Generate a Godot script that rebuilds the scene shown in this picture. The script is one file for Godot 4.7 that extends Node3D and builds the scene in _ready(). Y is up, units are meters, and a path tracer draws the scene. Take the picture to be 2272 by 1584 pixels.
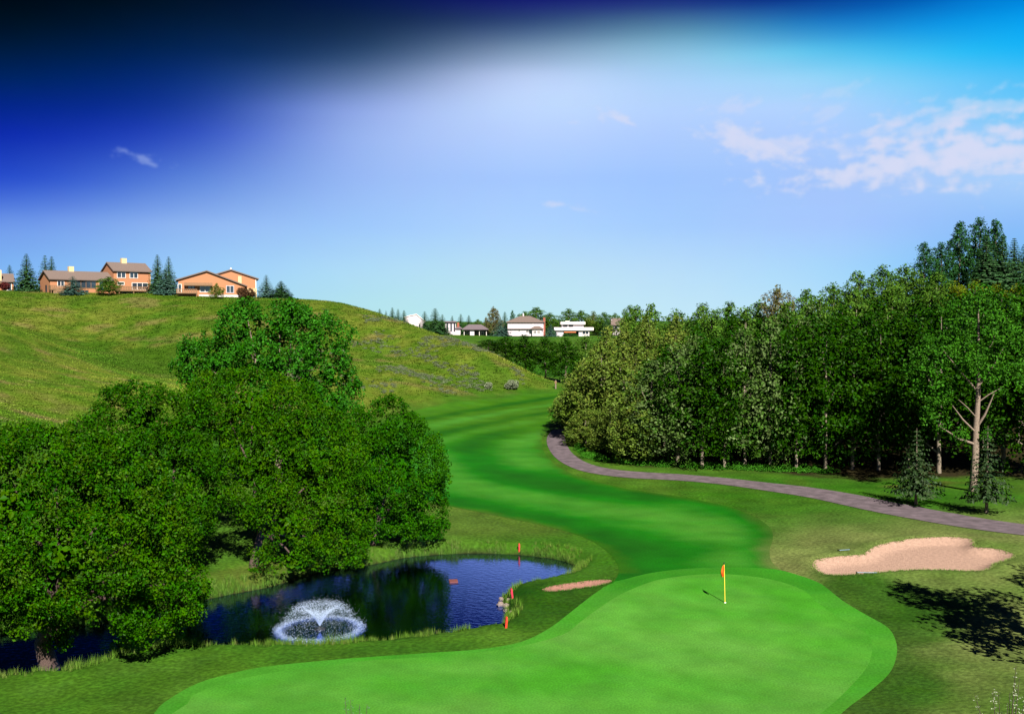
extends Node3D
# A golf hole in a valley: pond with fountain, putting green, fairway, poplar wood and houses on the hills.
# Metres; the camera looks along -z from a slope 16 m above the pond (pond surface y = 0).

const TERRAIN := [-70, 40, 17, -70, 15, 15, -70, 0, 14.3, -70, -10, 9.5, -70, -20, 5, -70, -29, 2.2, -35, 40, 17, -35, 15, 15,
	-35, 0, 14.3, -35, -10, 9.5, -35, -20, 5, -35, -29, 2.2, 0, 40, 17, 0, 15, 15, 0, 0, 14.3, 0, -10, 9.5,
	0, -20, 5, 0, -29, 2.2, 35, 40, 17, 35, 15, 15, 35, 0, 14.3, 35, -10, 10.3, 35, -20, 5.8, 35, -29, 3,
	70, 40, 17, 70, 15, 15, 70, 0, 14.3, 70, -10, 10.3, 70, -20, 5.8, 70, -29, 3, -60, -37, 0.8, -35, -37, 0.6,
	-15, -37, 0.6, 0, -37, 0.8, 15, -37, 0.9, 28, -37, 1.5, 45, -37, 3, -20.73, -44.54, 0.35, -15.84, -47.48, 0.4, -9.45, -47.81, 0.4,
	-4.12, -48.83, 0.4, -10.59, -43.55, 0.6, -2.67, -43.27, 0.7, 5.15, -42.99, 0.8, 13.2, -43.84, 0.9, 11.59, -54.13, 0.8, 7.79, -54.84, 0.85, 12.39, -59.07, 1.1,
	3.69, -49.66, 0.7, 15.33, -55.2, 1, 16.96, -49.02, 0.9, 17.8, -47.09, 0.85, 0.57, -52.6, 0.75, 2.89, -56.14, 1, 5.02, -57.22, 1.1, 6.84, -59.54, 0.9,
	4.41, -63.37, 0.5, 0.43, -68.68, 0.6, -4.22, -68.68, 0.6, 3.41, -66.23, 0.7, 17.98, -57.3, 0.95, 22.22, -56.88, 1.45, 20.69, -59.92, 1.35, 25.25, -56.19, 1.5,
	28.33, -65.09, 2.15, 22.17, -64.25, 1.6, 30.52, -60.64, 2, 26.8, -52.14, 1.6, 21.05, -48.21, 1.15, 20.6, -42.68, 1.3, 17.59, -42.43, 1, 18.57, -35.99, 1.9,
	17.36, -65.8, 1.1, 21.15, -70.55, 1.3, 25.75, -74.69, 1.45, 35.34, -68.91, 1.8, 30.21, -77.51, 1.6, 26.04, -87.01, 1.4, 19.94, -95.35, 1.2, 11.98, -100.72, 1,
	7.74, -104.83, 1, 5.29, -113.01, 1.1, 4.41, -124.18, 1.3, 6.94, -135.32, 1.5, 39.62, -85.83, 1.6, 41.56, -81.28, 2, 17.25, -82.45, 1.05, 9.23, -77.49, 0.9,
	2.4, -83.27, 0.9, 5.4, -72.93, 0.8, 9.27, -65.37, 0.9, -1.41, -87.05, 1, -4.9, -79.85, 0.8, -7.11, -116.21, 1.2, -2.22, -137.26, 1.6, 1, -158.67, 2.2,
	7.47, -176.81, 3, 8.48, -181.58, 3.3, -16.78, -158.17, 2.6, -10.26, -167.95, 2.9, -2.85, -176.25, 3.2, 4.46, -183.88, 3.8, -16.08, -59.65, 0.6, -18.56, -55.74, 0.6,
	-21.64, -51.06, 0.5, -25.7, -49.94, 0.5, -13.48, -68.48, 0.8, -7.89, -68.23, 0.7, 4.54, -187, 4.52, -0.52, -192, 7.49, -6.72, -197, 10.8, -12.62, -207, 12.85,
	-20.91, -216, 15.42, -28.58, -223, 17.7, -34.32, -228, 19.26, -45.3, -232, 20.98, -51.98, -234, 21.34, -60.61, -235, 21.78, -72.18, -235, 22.2, -84.64, -236, 22.44,
	-99.74, -238, 22.49, -111.32, -240, 23.19, -123.07, -242, 23.57, -145.92, -244, 24.29, -178.66, -244, 25.38, -108.91, -214, 18.5, -91.5, -207, 14.25, -77.51, -195, 10.42,
	-62.11, -176, 7.02, -50.74, -160, 5.69, -91.85, -219, 17.57, -68.61, -208, 15.63, -55.62, -195, 12.17, -46.18, -212, 15.63, -29.1, -193, 9.61, -18.86, -178, 6.92,
	-28.61, -165, 5.36, -16.69, -200, 10.27, -7.26, -188, 6.4, -10.87, -178, 4.91, -38.51, -160, 6.41, -26.47, -135, 3.06, -35.76, -125, 2.9, -84.02, -165, 15.14,
	-72.21, -160, 11.29, -60.46, -152, 8.12, -52.85, -146, 6.86, -98.77, -165, 17.21, -62.24, -122, 8.71, -47.01, -92, 6.38, -49.65, -112, 5.78, -39.05, -88, 5.21,
	-48.58, -122, 5.96, -54.04, -90, 8.62, -77.33, -120, 11.53, -96.73, -190, 12.5, -109.5, -190, 14.5, -81.31, -184, 11, -187.7, -256, 23.6, -219.96, -300, 23.42,
	-293.28, -400, 23.02, -153.28, -256, 23.6, -179.62, -300, 23.42, -239.5, -400, 23.02, -130.33, -256, 22.6, -152.73, -300, 22.42, -203.65, -400, 22.02, -107.39, -256, 22.6,
	-125.84, -300, 22.42, -167.79, -400, 22.02, -84.44, -256, 22.6, -98.95, -300, 22.42, -131.94, -400, 22.02, -66.08, -256, 21.94, -77.44, -300, 21.76, -103.26, -400, 21.36,
	-55.76, -256, 21.4, -65.34, -300, 21.22, -45.32, -262, 19.5, -34.61, -270, 16.5, -27.1, -280, 14, -42.3, -330, 13.5, -25.84, -310, 12, -19.38, -318, 11.9,
	-12.18, -316, 11.8, -5.13, -318, 11.5, 4.88, -320, 11.3, 18.98, -316, 11.6, 37.62, -318, 11.5, -15.97, -262, 8.5, -8.79, -258, 7.8, 1.54, -245, 6,
	12.52, -245, 6, 23.98, -250, 7.5, 6.8, -205, 3.8, 14.84, -215, 4.6, -3.63, -225, 5.5, -78.16, -400, 12.2, -117.24, -600, 12.2, -175.86, -900, 12.2,
	-42.31, -400, 12.2, -63.46, -600, 12.2, -95.19, -900, 12.2, -6.45, -400, 12.2, -9.68, -600, 12.2, -14.52, -900, 12.2, 29.4, -400, 12.2, 44.1, -600, 12.2,
	66.15, -900, 12.2, 65.25, -400, 12.2, 97.88, -600, 12.2, 146.82, -900, 12.2, 34, -100, 1.3, 14, -135, 2, 22, -125, 2.2, 40, -118, 2.6,
	60, -108, 3.4, 80, -95, 4.2, 23, -150, 4, 51, -150, 7, 72, -150, 9.5, 100, -130, 9, 34, -180, 7.5, 62, -180, 12,
	82, -180, 16.5, 120, -180, 20, 98, -210, 21.5, 140, -215, 25, 60, -215, 12.5, 28, -215, 6.5, 60, -260, 13, 110, -260, 22,
	45, -300, 12, 90, -330, 16, 160, -300, 24, 120, -400, 16, 160, -100, 16, 130, -60, 10, 90, -60, 4.5, 60, -60, 2.8,
	200, -200, 28, 200, -400, 20, 300, -600, 14, -400, -600, 18, -300, -250, 24, -200, -120, 14, -120, -60, 4, -120, -90, 9,
	-200, -30, 6]
const POND := [-25.62, -43.55, -23.11, -44.83, -21.58, -45.47, -19.95, -46.01, -19.33, -47.05, -18.27, -48.22, -16.33, -48.96, -11.94, -49.16, -9.28, -49.23, -6.45, -49.79, -4.26, -50.5, -2.01, -51.54, -0.62, -52.38, -0.35, -55.17, -0.54, -57.14, -0.61, -58.37, -0.03, -59.65, 1.77, -61, 3.05, -61.85, 3.64, -62.84, 4.14, -64.45, 4.12, -66.01, 3.33, -67.52, 1.98, -68.44, 0.44, -69.11, -1.76, -69.51, -4.26, -69.38, -7.28, -68.31, -9.2, -66.51, -12.12, -64.45, -13.9, -61.96, -14.93, -60.47, -16.91, -58.76, -18.08, -57.42, -20.5, -54.16, -23.46, -52.54, -26.41, -51.31, -29.61, -50.43]
const GREEN := [-12.21, -33.29, -13.29, -40.59, -13.23, -41.89, -12.28, -43.24, -10.76, -44.23, -8.5, -45.08, -6.36, -45.83, -2.86, -46.34, 0.15, -47.27, 2.5, -48.93, 3.39, -50.59, 4.66, -53.02, 6.13, -55.54, 7.65, -57.51, 8.92, -58.72, 10.94, -59.61, 13.04, -59.61, 15.17, -58.35, 16.38, -56.06, 16.46, -53.72, 16.86, -50.72, 17.25, -48.83, 17.18, -47.57, 16.64, -45.88, 15.75, -43.95, 14.58, -42.07, 13, -39.81, 11.29, -37.43, 8.47, -33.01]
const COLLAR := [-13.14, -33.34, -14.26, -39.45, -14.23, -41.35, -13.63, -43.14, -12.57, -44.26, -11.38, -45.12, -9.06, -45.81, -6.52, -46.37, -3.95, -46.82, -1.35, -47.2, 0.55, -48.16, 2, -50.2, 3.19, -52.65, 5.15, -56.7, 6.75, -58.81, 8.86, -60.52, 11.19, -61.28, 13.68, -61.28, 15.98, -60.55, 17.11, -58.77, 17.74, -57.01, 17.89, -53.85, 18.27, -51.27, 18.6, -49.13, 18.09, -46.73, 17.21, -44.55, 16.2, -42.71, 14.68, -40.73, 12.51, -38.03, 9.34, -32.91]
const FAIRWAY := [16.85, -56.09, 17.01, -58.41, 16.4, -60.07, 16.26, -62.27, 16.89, -65.35, 17.92, -68.52, 18.74, -72.06, 18.89, -75.56, 18.35, -79.14, 16.95, -82.77, 14.21, -86.58, 10.75, -90.3, 8.24, -94.25, 6.02, -99.69, 4.44, -107.11, 3.67, -116.58, 3.76, -126.48, 4.58, -134.11, 6, -139.02, 6.93, -145.42, 7.8, -157.66, 9.49, -175.98, 11.4, -182.55, 4.39, -180.87, -2.81, -173.84, -10.19, -166.68, -15.22, -156.71, -18.08, -140.57, -18.37, -121.52, -13.35, -93.77, -9.06, -85.16, -5.45, -82.7, -2.02, -79.81, 2.18, -75.61, 4.98, -71.7, 6.34, -67.14, 6.64, -62.24, 6.05, -58.4, 5.19, -56.22, 7.76, -54.6, 12.91, -55.5]
const BIG_BUNKER := [18.48, -61.32, 18.94, -62.19, 19.67, -62.54, 20.64, -62.68, 21.76, -62.64, 22.41, -63.11, 23.33, -64.25, 24.84, -65.18, 26.82, -65.72, 28.57, -65.64, 29.56, -65.2, 29.82, -64.3, 29.16, -62.67, 29.63, -62.25, 30.22, -61.72, 30.48, -60.67, 30.3, -59.94, 29.59, -59.31, 28.5, -58.6, 27.67, -57.64, 26.7, -57.4, 25.28, -58.01, 23.39, -58.53, 21.29, -58.57, 19.44, -58.58, 18.51, -58.99, 18.34, -60.21]
const SMALL_BUNKER := [1.72, -56.92, 2.32, -57.66, 3.53, -58.27, 4.88, -58.71, 5.67, -58.65, 5.82, -58.2, 5.04, -57.4, 3.96, -56.87, 2.65, -56.41, 1.94, -56.4]
const CART_PATH := [36.88, -63.6, 33.91, -66.11, 31.52, -68.87, 28.96, -74.29, 27.18, -78.88, 25.13, -83.93, 22.37, -88.01, 19.23, -91.97, 15.57, -94.95, 11.52, -96.84, 8.68, -99.35, 6.66, -102.71, 5.11, -109.04, 4.41, -116.53, 4.31, -124.27, 4.77, -130.92, 5.88, -136.1, 8, -134.68, 7.21, -131.36, 6.76, -127.38, 6.63, -120.72, 6.95, -113.54, 7.95, -107.64, 9.54, -103.83, 12.04, -101.22, 16.22, -98.91, 20.07, -96.02, 23.51, -92.48, 26.7, -89.21, 29.25, -84.92, 31.17, -80.01, 33.76, -73.79, 36.02, -70.27, 39.04, -67.36]
const WOOD := [6.92, -134.99, 6.91, -121.84, 7.17, -114.53, 8.48, -108.23, 12.39, -104.21, 16.8, -102.46, 21.05, -100.72, 25.05, -98.58, 29.6, -96.03, 31.81, -92.4, 36.07, -92.64, 40.01, -94.06, 47.07, -89.75, 51.58, -89.15, 130, -90, 200, -200, 160, -300, 60, -300, 30, -240, 18, -190]
const HILL_FOOT := [8.61, -184.2, 4.44, -182.98, -2.84, -175.46, -10.21, -167.01, -16.6, -156.52, -18.62, -144.77, -20.96, -130.9, -35, -120, -45, -95, -60, -82, -90, -70, -260, -40, -500, -100, -500, -700, -60, -700, -40, -300, 5, -230, 12, -205]
const MOWING := [
	[-1, 3.2, [6.9, -147.63, 0.88, -140.02, -3.29, -130.44, -4.65, -120.19, -3.74, -109.35, -1.17, -99.81, 2.3, -94.42, 5.81, -89.51, 10.24, -86.04]],
	[1, 4.0, [5.53, -130.81, 1.34, -124.43, -0.32, -116.67, 1.15, -106.37]],
	[1, 3.6, [-8.89, -112.22, -6.72, -98.85, -3.09, -90.24, 2.51, -86.84, 7.56, -82.13, 12.7, -77.31, 14.93, -71.27, 14.75, -64.77]],
	[-1, 1.7, [-7.64, -86.42, -5.18, -84.53, -1.32, -81.17, 2.25, -78, 5.76, -73.35, 7.07, -68.4, 7.12, -63.24, 7.56, -58.88]],
	[-1, 1.6, [10.77, -90.54, 16.23, -84.87, 18.68, -80.58, 19, -74.64, 17.94, -68.99, 16.35, -63.81, 16.35, -60.39, 17.96, -57.24]],
	[-1, 2.4, [8.56, -69.18, 10.86, -66.07, 14.03, -66.95]],
	[-1, 1.6, [-12.77, -144.93, -8.22, -157.55, -1.2, -167.45, 8.26, -176.72]],
	[1, 1.6, [-11.86, -134.53, -6.43, -149.05, 0.29, -159.28, 7.68, -164.34]],
	[-1, 1.6, [-10.11, -127.74, -4.76, -139.36, 0.94, -149.87, 7.2, -153.92]],
	[1, 2.0, [-9.62, -121.42, -6.77, -129.72, -2.22, -137.4, 6.97, -148.99]],
]
const WILLOW_A := {"at": Vector2(-21.5, -46.2), "lobes": [[0.45, 9.16, 0.2, 2.89, 1.96], [-0.74, 7.89, 1.2, 3.03, 2.83], [3.12, 7.7, 0.2, 2.68, 2.27], [4.57, 5.71, -0.3, 2.5, 2.19], [1.68, 5.75, 1.7, 3.39, 2.49], [4.1, 3.52, 0.2, 2.89, 1.75], [5.65, 3.89, -0.8, 1.58, 1.58], [-0.16, 3.93, 1.7, 1.8, 1.6], [5.26, 7.09, -0.8, 1.58, 1.37], [-2.82, 5.23, 1.2, 2.22, 2.42], [0.47, 1.45, 0.3, 0.7, 0.41], [-2.54, 9.65, -0.8, 2.32, 1.69]]}
const WILLOW_B := {"at": Vector2(-20.3, -61), "lobes": [[-2.72, 10.25, -1, 3.06, 2], [-4.57, 8.15, -1, 2.64, 2.22], [-0.84, 9.3, -2, 2.54, 2.4], [-1.49, 6.78, 1, 3.5, 2.69], [0.62, 6.62, 0, 1.91, 2.46], [0.5, 3.1, 1, 1.67, 2.15], [-6.67, 8.02, -2, 1.55, 1.7], [-0.8, 4.16, 1.5, 2.93, 2.67], [-1.98, 2.11, 2, 2.38, 1.85]]}
const WILLOW_C := {"at": Vector2(-16.29, -62.8), "lobes": [[-0.79, 10.62, -3.2, 4, 2.22], [1.79, 8.94, -2.2, 3.64, 2.91], [4.01, 6.45, -1.2, 3.01, 3.3], [-0.18, 7.1, -0.7, 3.13, 2.99], [5.04, 3.74, -0.2, 2.26, 2.68], [2.53, 3.62, 1.3, 2.34, 2.34], [3.28, 1.54, 2.3, 2.31, 1.41], [5.9, 1.97, 0.8, 1.67, 1.67], [1.15, 5.15, 1.3, 2.07, 1.52], [-2.43, 9.87, -3.2, 1.78, 1.63]]}
const WILLOW_D := {"at": Vector2(-9.6, -69), "lobes": [[0.78, 8.28, -2, 2.39, 2.23], [1.84, 5.54, -1, 2.89, 3.14], [0.17, 4.67, -0.5, 2.18, 3.43], [2.78, 3.64, -1, 2.07, 2.67], [1.73, 1.99, -0.5, 2.87, 1.56], [-1.14, 7, -2, 1.91, 2.55], [3.14, 1.36, -0.5, 1.25, 0.93]]}
const POPLAR_E := {"at": Vector2(-19.09, -82), "lobes": [[-5.42, 12.79, 0, 2.57, 2.21], [-3.01, 15.18, 0, 1.77, 2.28], [0.12, 15.73, 0, 3.13, 1.77], [2.68, 13.89, 0, 2.87, 2.76], [-0.4, 12.47, 1, 4, 3.09], [4.14, 11.68, 0, 1.77, 2.57], [-6.7, 13.89, 0, 1.54, 1.47], [4.68, 9.29, 0, 2.02, 2.76], [1.23, 16.83, 0, 1.1, 0.88], [-2.14, 9.29, 0, 3.68, 2.57], [-2.62, 17.02, 0, 0.96, 0.96], [3, 7.07, 0, 2.94, 2.94]]}
# x, z, height of the top above the pond, width, kind of foliage
const WOOD_FRONT := [[8, -137, 7.8, 6, "o"], [9.1, -130, 11.44, 7.8, "o"], [11.07, -124, 13.6, 9, "o"], [13.4, -120, 13.41, 9, "o"], [8.85, -120, 5.86, 5.4, "o"], [11.12, -113, 7.22, 6, "o"], [13.11, -106.5, 9.65, 7.2, "o"], [14.77, -106.5, 12.28, 9, "s"], [17.29, -104.5, 13.99, 9, "s"], [19.48, -102.5, 15.04, 8.4, "d"], [21.57, -101.5, 14.51, 7.8, "d"], [23.84, -102.5, 15.64, 8.4, "s"], [26.2, -101.5, 16.42, 9, "s"], [28.55, -100.5, 16.78, 8.4, "d"], [31.17, -99.5, 16.55, 9, "d"], [34.18, -100.5, 16.78, 9.6, "d"], [36.52, -99.5, 16.32, 9, "d"], [39.4, -99.5, 17.21, 9.6, "d"], [41.23, -96.5, 18.13, 10.2, "d"], [47.49, -96.5, 18.69, 10.2, "d"], [48.21, -92.5, 18.79, 10.2, "d"], [49.99, -90.5, 19.14, 10.2, "d"]]
const WOOD_BEHIND := [[17.79, -117, 13.48, 8.75, "d"], [21.01, -116, 14.9, 8.75, "s"], [23.15, -115, 14.55, 8.75, "d"], [25.5, -114, 15.74, 8.75, "d"], [28.05, -113, 16.61, 8.75, "d"], [30.83, -113, 16.86, 8.75, "d"], [33.57, -112, 17.35, 8.75, "d"], [36.4, -111, 17.44, 9.38, "d"], [39.59, -112, 17.1, 9.38, "d"], [42.85, -112, 17.6, 9.38, "d"], [45.52, -110, 18.07, 10, "d"], [48.07, -108, 19, 10, "d"], [50.72, -108, 19.24, 10, "d"], [53.58, -106, 19.42, 10, "d"], [19.74, -128, 14.95, 8.75, "o"], [23.09, -126, 16.27, 8.75, "d"], [27.6, -126, 17.23, 8.75, "d"], [33.27, -124, 17.49, 8.75, "s"], [36.88, -124, 18.49, 8.75, "s"], [40.76, -124, 18.87, 8.75, "d"], [44.56, -123, 19.24, 9.38, "d"], [49.11, -122, 19.54, 9.38, "d"], [52.59, -120, 19.86, 9.38, "d"], [55.93, -118, 20.59, 10, "d"], [59.13, -116, 20.92, 10, "d"], [16.34, -133, 14.61, 8.75, "o"], [13.3, -142, 15.65, 8.75, "o"], [17.85, -160, 16.82, 8.75, "o"], [20.76, -155, 17.83, 8.75, "o"], [24.79, -152, 17.12, 8.75, "o"], [30.23, -152, 18.21, 8.75, "m"], [35.33, -152, 18.75, 8.75, "m"], [40.91, -150, 19.26, 8.75, "m"], [45.94, -150, 20.46, 8.75, "m"], [51.3, -150, 21.13, 8.75, "m"], [55.91, -148, 21.59, 8.75, "m"], [60.71, -146, 21.52, 8.75, "m"], [65.95, -146, 20.87, 8.75, "d"], [71.16, -146, 21.52, 9.38, "d"], [74.89, -145, 21.74, 9.38, "d"], [23.49, -190, 19.59, 8.75, "m"], [25.74, -186, 19.68, 8.75, "m"], [30, -184, 18.82, 8.75, "m"], [34.56, -182, 19.93, 9.38, "m"], [39.45, -182, 19.93, 9.38, "m"], [44.99, -182, 20.42, 9.38, "m"], [46.63, -176, 22.79, 8.12, "b"], [53.87, -184, 22.27, 9.38, "m"], [58.8, -184, 23.59, 9.38, "m"], [63.3, -184, 25.81, 10, "m"], [67.81, -184, 26.71, 10, "m"], [72.87, -186, 27.16, 10, "m"], [76.02, -180, 25.35, 10, "m"], [77.9, -176, 23.42, 7.5, "y"], [81.04, -176, 23.74, 7.5, "y"], [84.6, -176, 23.11, 7.5, "y"], [88.7, -176, 22.95, 7.5, "y"], [86.79, -212, 32.67, 8.75, "c"], [91.24, -214, 33.11, 8.75, "c"], [95.9, -216, 37.31, 10, "c"], [101.15, -218, 38.77, 10, "c"], [103.8, -216, 37.79, 8.75, "c"]]
const FAR_CLUMP := [[-4.73, -207, 12.67, 9, "d"], [-1.32, -210, 13.28, 9.6, "d"], [2.68, -206, 13.61, 9.6, "d"], [6.64, -200, 13.41, 9.6, "d"], [10.89, -204, 13.08, 9.6, "d"], [15.74, -214, 13.51, 8.4, "m"]]
const WOOD_SPRUCES := [[97.01, -206, 34.5, 9.1, "S"], [100.33, -206, 34.04, 9.1, "S"], [105.72, -212, 34.18, 7.8, "S"], [108.94, -214, 33.02, 7.8, "S"]]
const HILL_SPRUCES := [[-117.23, -243, 32.93, 6.96, "S"], [-116.95, -252, 33.22, 6.38, "S"], [-115.27, -252, 32.88, 6.09, "S"], [-103.5, -237, 27.12, 6.96, "B"], [-88.08, -250, 33.19, 6.67, "S"], [-85.97, -252, 32.88, 6.09, "S"], [-82.45, -240, 29.51, 7.83, "B"], [-58.87, -241, 27.63, 5.8, "B"], [-54.87, -239, 26.04, 6.96, "S"], [-130.78, -262, 31.32, 5.8, "S"]]
const FAR_SPRUCES := [[-39.51, -300, 20.26, 4.16, "S"], [-38.13, -304, 19.77, 2.86, "S"], [-35.74, -300, 20.67, 4.68, "S"], [-34.23, -302, 20.29, 4.42, "S"], [-32.25, -300, 19.86, 4.94, "S"], [-27.98, -322, 19.85, 6.76, "S"], [-24.97, -326, 20.92, 9.1, "S"], [-22.92, -330, 18.91, 6.5, "S"], [-20.86, -350, 18.61, 3.9, "S"], [-17.67, -346, 19.2, 5.98, "S"], [-15.05, -350, 18.76, 5.46, "S"], [-8.84, -340, 18.08, 5.2, "S"], [-2.42, -338, 19.88, 5.98, "S"], [-3.79, -325, 17.41, 7.8, "B"], [12.41, -322, 15.67, 5.85, "B"], [30.67, -326, 19.46, 5.2, "S"], [0.16, -360, 20.45, 2.34, "C"]]
const FAR_ROUND := [[-6.17, -336, 21.51, 6.9, "b"], [8.51, -352, 21.46, 13.8, "m"], [4.68, -360, 20.13, 9.2, "m"], [13.17, -350, 19.55, 9.2, "m"], [19.87, -352, 20.99, 10.35, "m"], [24.15, -350, 20.33, 10.35, "m"], [28.13, -345, 19.96, 8.05, "o"], [30.89, -338, 19.58, 8.05, "m"], [35.09, -342, 19.32, 6.9, "m"], [-11.99, -352, 17.2, 5.75, "m"], [35.2, -300, 21.34, 8.05, "m"]]

var rng := RandomNumberGenerator.new()
var noise := FastNoiseLite.new()
var fine := FastNoiseLite.new()
var taken := {}
var M := {}
var weights := PackedFloat64Array()
var lattice := PackedFloat32Array()
const LX := -320.0
const LZ := -480.0
const LS := 4.0
const LNX := 161
const LNZ := 141
var gx := PackedFloat32Array()
var gz := PackedFloat32Array()
var gh := PackedFloat32Array()
var pond := PackedVector2Array()
var bunker_a := PackedVector2Array()
var bunker_b := PackedVector2Array()
var wood := PackedVector2Array()
var foot := PackedVector2Array()
var fair := PackedVector2Array()

# ---------------------------------------------------------------- shapes
class Shape:
	var v := PackedVector3Array()
	var n := PackedVector3Array()
	var c := PackedColorArray()
	var i := PackedInt32Array()
	func leaf(p: Vector3, nm: Vector3, along: Vector3, l: float, w: float, col: Color) -> void:
		var t := (along - nm * nm.dot(along)).normalized()
		var b := nm.cross(t)
		var k := v.size()
		var mid := p + nm * (w * 0.18)
		v.append(p - t * (l * 0.5)); v.append(mid + b * (w * 0.5)); v.append(p + t * (l * 0.5)); v.append(mid - b * (w * 0.5))
		for q in 4: c.append(col)
		i.append(k); i.append(k + 1); i.append(k + 2); i.append(k); i.append(k + 2); i.append(k + 3)
	func tri(a: Vector3, b: Vector3, d: Vector3, outward: Vector3, col := Color.WHITE) -> void:
		var k := v.size()
		v.append(a)
		if (d - a).cross(b - a).dot(outward) < 0.0:
			v.append(d); v.append(b)
		else:
			v.append(b); v.append(d)
		for q in 3:
			c.append(col); i.append(k + q)
	func quad(a: Vector3, b: Vector3, d: Vector3, e: Vector3, outward: Vector3, col := Color.WHITE) -> void:
		tri(a, b, d, outward, col); tri(a, d, e, outward, col)
	func box(lo: Vector3, hi: Vector3, col := Color.WHITE) -> void:
		var p := [Vector3(lo.x, lo.y, lo.z), Vector3(hi.x, lo.y, lo.z), Vector3(hi.x, hi.y, lo.z), Vector3(lo.x, hi.y, lo.z), Vector3(lo.x, lo.y, hi.z), Vector3(hi.x, lo.y, hi.z), Vector3(hi.x, hi.y, hi.z), Vector3(lo.x, hi.y, hi.z)]
		quad(p[0], p[1], p[2], p[3], Vector3.FORWARD, col); quad(p[4], p[5], p[6], p[7], Vector3.BACK, col)
		quad(p[0], p[3], p[7], p[4], Vector3.LEFT, col); quad(p[1], p[2], p[6], p[5], Vector3.RIGHT, col)
		quad(p[3], p[2], p[6], p[7], Vector3.UP, col); quad(p[0], p[1], p[5], p[4], Vector3.DOWN, col)
	func prism(poly: PackedVector2Array, a: float, b: float, along_x := false, col := Color.WHITE) -> void:
		# a polygon in (x, y) pushed along z from a to b, or in (z, y) pushed along x
		var at := func(q: Vector2, t: float) -> Vector3: return Vector3(t, q.y, q.x) if along_x else Vector3(q.x, q.y, t)
		var ends := Geometry2D.triangulate_polygon(poly)
		var dir := Vector3.RIGHT if along_x else Vector3.BACK
		for k in range(0, ends.size(), 3):
			tri(at.call(poly[ends[k]], a), at.call(poly[ends[k + 1]], a), at.call(poly[ends[k + 2]], a), -dir, col)
			tri(at.call(poly[ends[k]], b), at.call(poly[ends[k + 1]], b), at.call(poly[ends[k + 2]], b), dir, col)
		var cw := Geometry2D.is_polygon_clockwise(poly)
		for k in poly.size():
			var p := poly[k]; var q := poly[(k + 1) % poly.size()]
			var o := Vector2(q.y - p.y, p.x - q.x) * (-1.0 if cw else 1.0)
			var outward: Vector3 = at.call(o, 0.0)
			quad(at.call(p, a), at.call(q, a), at.call(q, b), at.call(p, b), outward, col)
	func tube(path: Array, radii: Array, sides := 7, col := Color.WHITE) -> void:
		# rings round a path, with smooth normals
		var k0 := v.size()
		for s in path.size():
			var p: Vector3 = path[s]
			var d: Vector3 = (path[mini(s + 1, path.size() - 1)] - path[maxi(s - 1, 0)]).normalized()
			var u := d.cross(Vector3(0.31, 0.2, 0.93)).normalized()
			var w := d.cross(u)
			for q in sides:
				var a := TAU * q / sides
				var o := u * cos(a) + w * sin(a)
				v.append(p + o * radii[s] * (1.0 + 0.12 * sin(a * 3.0 + s * 1.7)))
				n.append(o); c.append(col)
		for s in path.size() - 1:
			for q in sides:
				var a := k0 + s * sides + q
				var b := k0 + s * sides + (q + 1) % sides
				var d := a + sides
				var e := b + sides
				if (v[d] - v[a]).cross(v[b] - v[a]).dot(n[a]) < 0.0:
					i.append_array([a, d, b, b, d, e])
				else:
					i.append_array([a, b, d, b, e, d])
	func mesh() -> ArrayMesh:
		var arr := []
		arr.resize(Mesh.ARRAY_MAX)
		arr[Mesh.ARRAY_VERTEX] = v
		if n.size() == v.size(): arr[Mesh.ARRAY_NORMAL] = n
		if c.size() == v.size(): arr[Mesh.ARRAY_COLOR] = c
		arr[Mesh.ARRAY_INDEX] = i
		var m := ArrayMesh.new()
		m.add_surface_from_arrays(Mesh.PRIMITIVE_TRIANGLES, arr)
		return m

func numbered(called: String) -> String:
	var k: int = taken.get(called, 0)
	taken[called] = k + 1
	return called if k == 0 else "%s_%03d" % [called, k]

func tag(o: Node, label: String, category: String, group := "", kind := "") -> void:
	if label: o.set_meta("label", label)
	if category: o.set_meta("category", category)
	if group: o.set_meta("group", group)
	if kind: o.set_meta("kind", kind)

func part(parent: Node, called: String, m: Mesh, mat: Material, at := Vector3.ZERO, turn := 0.0) -> MeshInstance3D:
	var o := MeshInstance3D.new()
	o.name = called if parent != self else numbered(called)
	o.mesh = m
	o.material_override = mat
	parent.add_child(o, true)
	o.position = at
	o.rotation.y = turn
	return o

func thing(called: String, label: String, category: String, at: Vector3, turn := 0.0, group := "") -> Node3D:
	var o := Node3D.new()
	o.name = numbered(called)
	add_child(o)
	o.position = at
	o.rotation.y = turn
	tag(o, label, category, group)
	return o

func copy_of(o: Node3D, label: String, at: Vector3, turn: float, size: Vector3) -> Node3D:
	var r: Node3D = o.duplicate()
	r.name = numbered(String(o.name))
	add_child(r)
	r.position = at; r.rotation.y = turn; r.scale = size
	r.set_meta("label", label)
	return r

func pts(a: Array) -> PackedVector2Array:
	var o := PackedVector2Array()
	for k in range(0, a.size(), 2): o.append(Vector2(a[k], a[k + 1]))
	return o

func smooth(p: PackedVector2Array, closed := true) -> PackedVector2Array:
	# Catmull-Rom through the points, three steps each
	var o := PackedVector2Array()
	var s := p.size()
	for k in (s if closed else s - 1):
		var a := p[(k - 1 + s) % s] if closed else p[maxi(k - 1, 0)]
		var d := p[(k + 2) % s] if closed else p[mini(k + 2, s - 1)]
		for t in 3: o.append(p[k].cubic_interpolate(p[(k + 1) % s], a, d, t / 3.0))
	if not closed: o.append(p[s - 1])
	return o

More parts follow.
